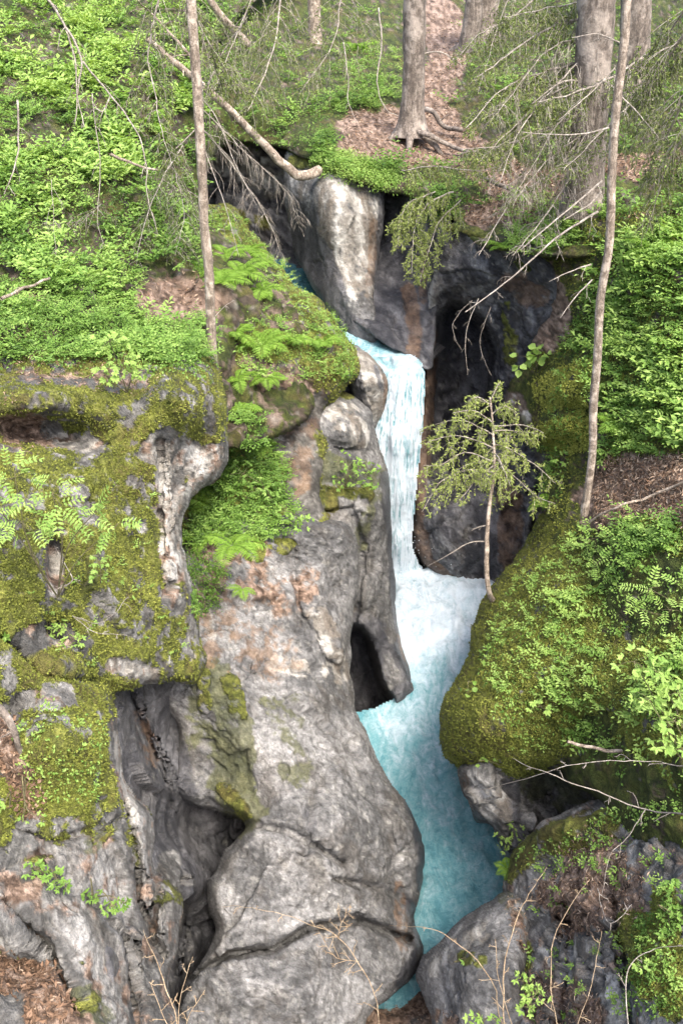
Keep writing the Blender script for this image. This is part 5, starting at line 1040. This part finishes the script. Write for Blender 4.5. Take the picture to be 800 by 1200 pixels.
shrub('leafy_plant', (115, 1050), [(108, 1050, 12), (132, 1062, 14), (146, 1058, 9)], 'second leafy plant on the bare grey rock, right of the first', 'plant', 'simple', .024, 44, .62, lift=.1)
shrub('leafy_plant', (5, 948), [(4, 945, 10)], 'sprig at the left edge below the curling root', 'plant', 'simple', .03, 20, .85, lift=.1)
shrub('leafy_plant', (30, 900), [(28, 962, 8), (52, 958, 9)], 'pair of seedlings on the left rock above the leafy shelf', 'plant', 'simple', .022, 18, .8, lift=.1)
shrub('leafy_plant', (402, 572), [(375, 545, 20), (400, 540, 22), (425, 548, 22), (402, 562, 24), (432, 568, 14), (378, 568, 16)], 'dense leafy bush growing on the rock fin beside the waterfall', 'bush', 'simple', .040, 34, .72, lift=.2)
shrub('leafy_plant', (320, 600), [(285, 555, 26), (310, 575, 26), (335, 600, 22), (352, 612, 16), (300, 600, 22)], 'trailing bush at the foot of the fern ledge', 'bush', 'simple', .036, 24, .72, lift=.25)
shrub('leafy_plant', (390, 452), [(385, 425, 14), (398, 440, 12)], 'drooping leaves on the mossy corner of the ledge', 'plant', 'simple', .034, 24, .6, lift=.15)
shrub('butterbur', (630, 440), [(618, 418, 14), (632, 412, 14), (640, 425, 12), (612, 430, 10)], 'large round leaved plant above the right cliff edge', 'plant', 'round', .085, 20, .9, lift=.25)
shrub('rowan_sapling', (700, 650), [(690, 632, 24), (722, 640, 24), (700, 660, 22), (740, 662, 26), (770, 650, 26), (795, 640, 20)], 'feathery leaved sapling in the middle of the right bank', 'sapling', 'pinnate', .036, 8, .9, lift=.5)
shrub('rowan_sapling', (780, 720), [(760, 690, 26), (785, 715, 24), (805, 690, 20), (745, 712, 18)], 'light green sapling at the right edge above the mossy boulder', 'sapling', 'pinnate', .038, 8, .93, lift=.6)
shrub('beech_sapling', (810, 900), [(742, 775, 26), (770, 790, 28), (795, 812, 26), (760, 820, 24), (790, 845, 26), (770, 868, 18), (800, 880, 22)], 'bright sapling with oval leaves on the right edge beside the mossy boulder', 'sapling', 'simple', .042, 15, .88, d=6.4, lift=.3)
shrub('leafy_plant', (560, 812), [(548, 812, 10), (568, 806, 14), (582, 812, 9)], 'clover like plant on the moss above the pool', 'plant', 'round', .05, 14, .75, lift=.1)
shrub('maple_sapling', (640, 840), [(632, 828, 16), (655, 820, 10)], 'pale maple seedling on the front of the mossy boulder', 'sapling', 'maple', .04, 14, .95, lift=.25)
shrub('leafy_plant', (660, 905), [(690, 900, 16), (715, 908, 14), (702, 918, 12)], 'leafy sprig under the thin pale stick', 'plant', 'simple', .036, 16, .85, lift=.3)
shrub('leafy_plant', (590, 895), [(560, 892, 10), (575, 888, 8), (600, 880, 9)], 'small shoots hanging at the front lip of the mossy boulder', 'plant', 'simple', .03, 16, .9, lift=.1)
shrub('leafy_plant', (598, 985), [(590, 980, 12), (602, 970, 10), (612, 985, 12), (590, 995, 8)], 'light green leaves where the mossy ridge meets the pool', 'plant', 'simple', .032, 24, .9, lift=.1)
shrub('leafy_plant', (620, 1160), [(612, 1150, 14), (628, 1165, 16), (618, 1180, 14)], 'bright plant in the gap right of the tan boulder', 'plant', 'simple', .030, 26, .88, d=6.8, lift=.1)
shrub('leafy_plant', (545, 1128), [(545, 1122, 9), (550, 1130, 8)], 'tiny plant growing on top of the tan boulder', 'plant', 'simple', .026, 26, .7, lift=.05)
shrub('leafy_plant', (565, 1200), [(560, 1190, 14), (580, 1195, 12)], 'plant peeking in at the bottom edge of the tan boulder', 'plant', 'simple', .03, 20, .85, d=6.5, lift=.05)
shrub('leafy_plant', (715, 1020), [(712, 1005, 12), (722, 1025, 12), (738, 1030, 8)], 'green sprigs on the needle strewn slope', 'plant', 'simple', .026, 18, .85, lift=.1)
shrub('leafy_plant', (790, 1080), [(792, 1045, 16), (796, 1075, 18), (785, 1095, 12)], 'dark leaved shrub at the right edge low down', 'bush', 'simple', .03, 34, .5, lift=.15)
shrub('leafy_plant', (765, 1150), [(755, 1135, 14), (775, 1150, 14)], 'leaf cluster on the moss in the bottom right corner', 'plant', 'simple', .028, 26, .8, lift=.1)
shrub('leafy_plant', (660, 545), [(650, 535, 16), (672, 520, 16), (668, 555, 14)], 'small bush beside the base of the slender dead tree', 'bush', 'simple', .045, 18, .75, lift=.2)
shrub('leafy_plant', (245, 700), [(235, 690, 12), (250, 700, 12), (240, 712, 10)], 'tuft of dark round leaves at the top of the brown slab', 'plant', 'simple', .026, 34, .5, lift=.1)
# ================================================================== camera and light
cam = bpy.data.cameras.new('camera'); co = bpy.data.objects.new('camera', cam); COL.objects.link(co)
cam.sensor_fit = 'VERTICAL'; cam.angle_y = math.radians(60.0); cam.clip_start = .05; cam.clip_end = 3000
co.location = (0, 0, 0); co.rotation_euler = (math.radians(90) - PITCH, 0, 0); scene.camera = co
SUN_EL, SUN_AZ = math.radians(60), math.radians(150)      # azimuth clockwise from +Y
sl = bpy.data.lights.new('sun', 'SUN'); sl.energy = 1.5; sl.angle = math.radians(22); sl.color = (1, .95, .86)
so = bpy.data.objects.new('sun', sl); COL.objects.link(so)
from mathutils import Vector
sd = Vector((math.sin(SUN_AZ) * math.cos(SUN_EL), math.cos(SUN_AZ) * math.cos(SUN_EL), math.sin(SUN_EL)))
so.rotation_euler = sd.to_track_quat('Z', 'Y').to_euler(); so.location = sd * 40
w = bpy.data.worlds.new('World'); scene.world = w; w.use_nodes = True
nt = w.node_tree; bg = nt.nodes['Background']
sk = nt.nodes.new('ShaderNodeTexSky'); sk.sky_type = 'NISHITA'; sk.sun_disc = False; sk.sun_elevation = SUN_EL; sk.sun_rotation = SUN_AZ
sk.air_density = 1.0; sk.dust_density = 5; sk.ozone_density = .6
nt.links.new(sk.outputs[0], bg.inputs[0]); bg.inputs[1].default_value = .15
scene.view_settings.view_transform = 'Standard'; scene.view_settings.look = 'None'; scene.view_settings.gamma = 1
scene.view_settings.use_curve_mapping = False; scene.view_settings.exposure = 1.75
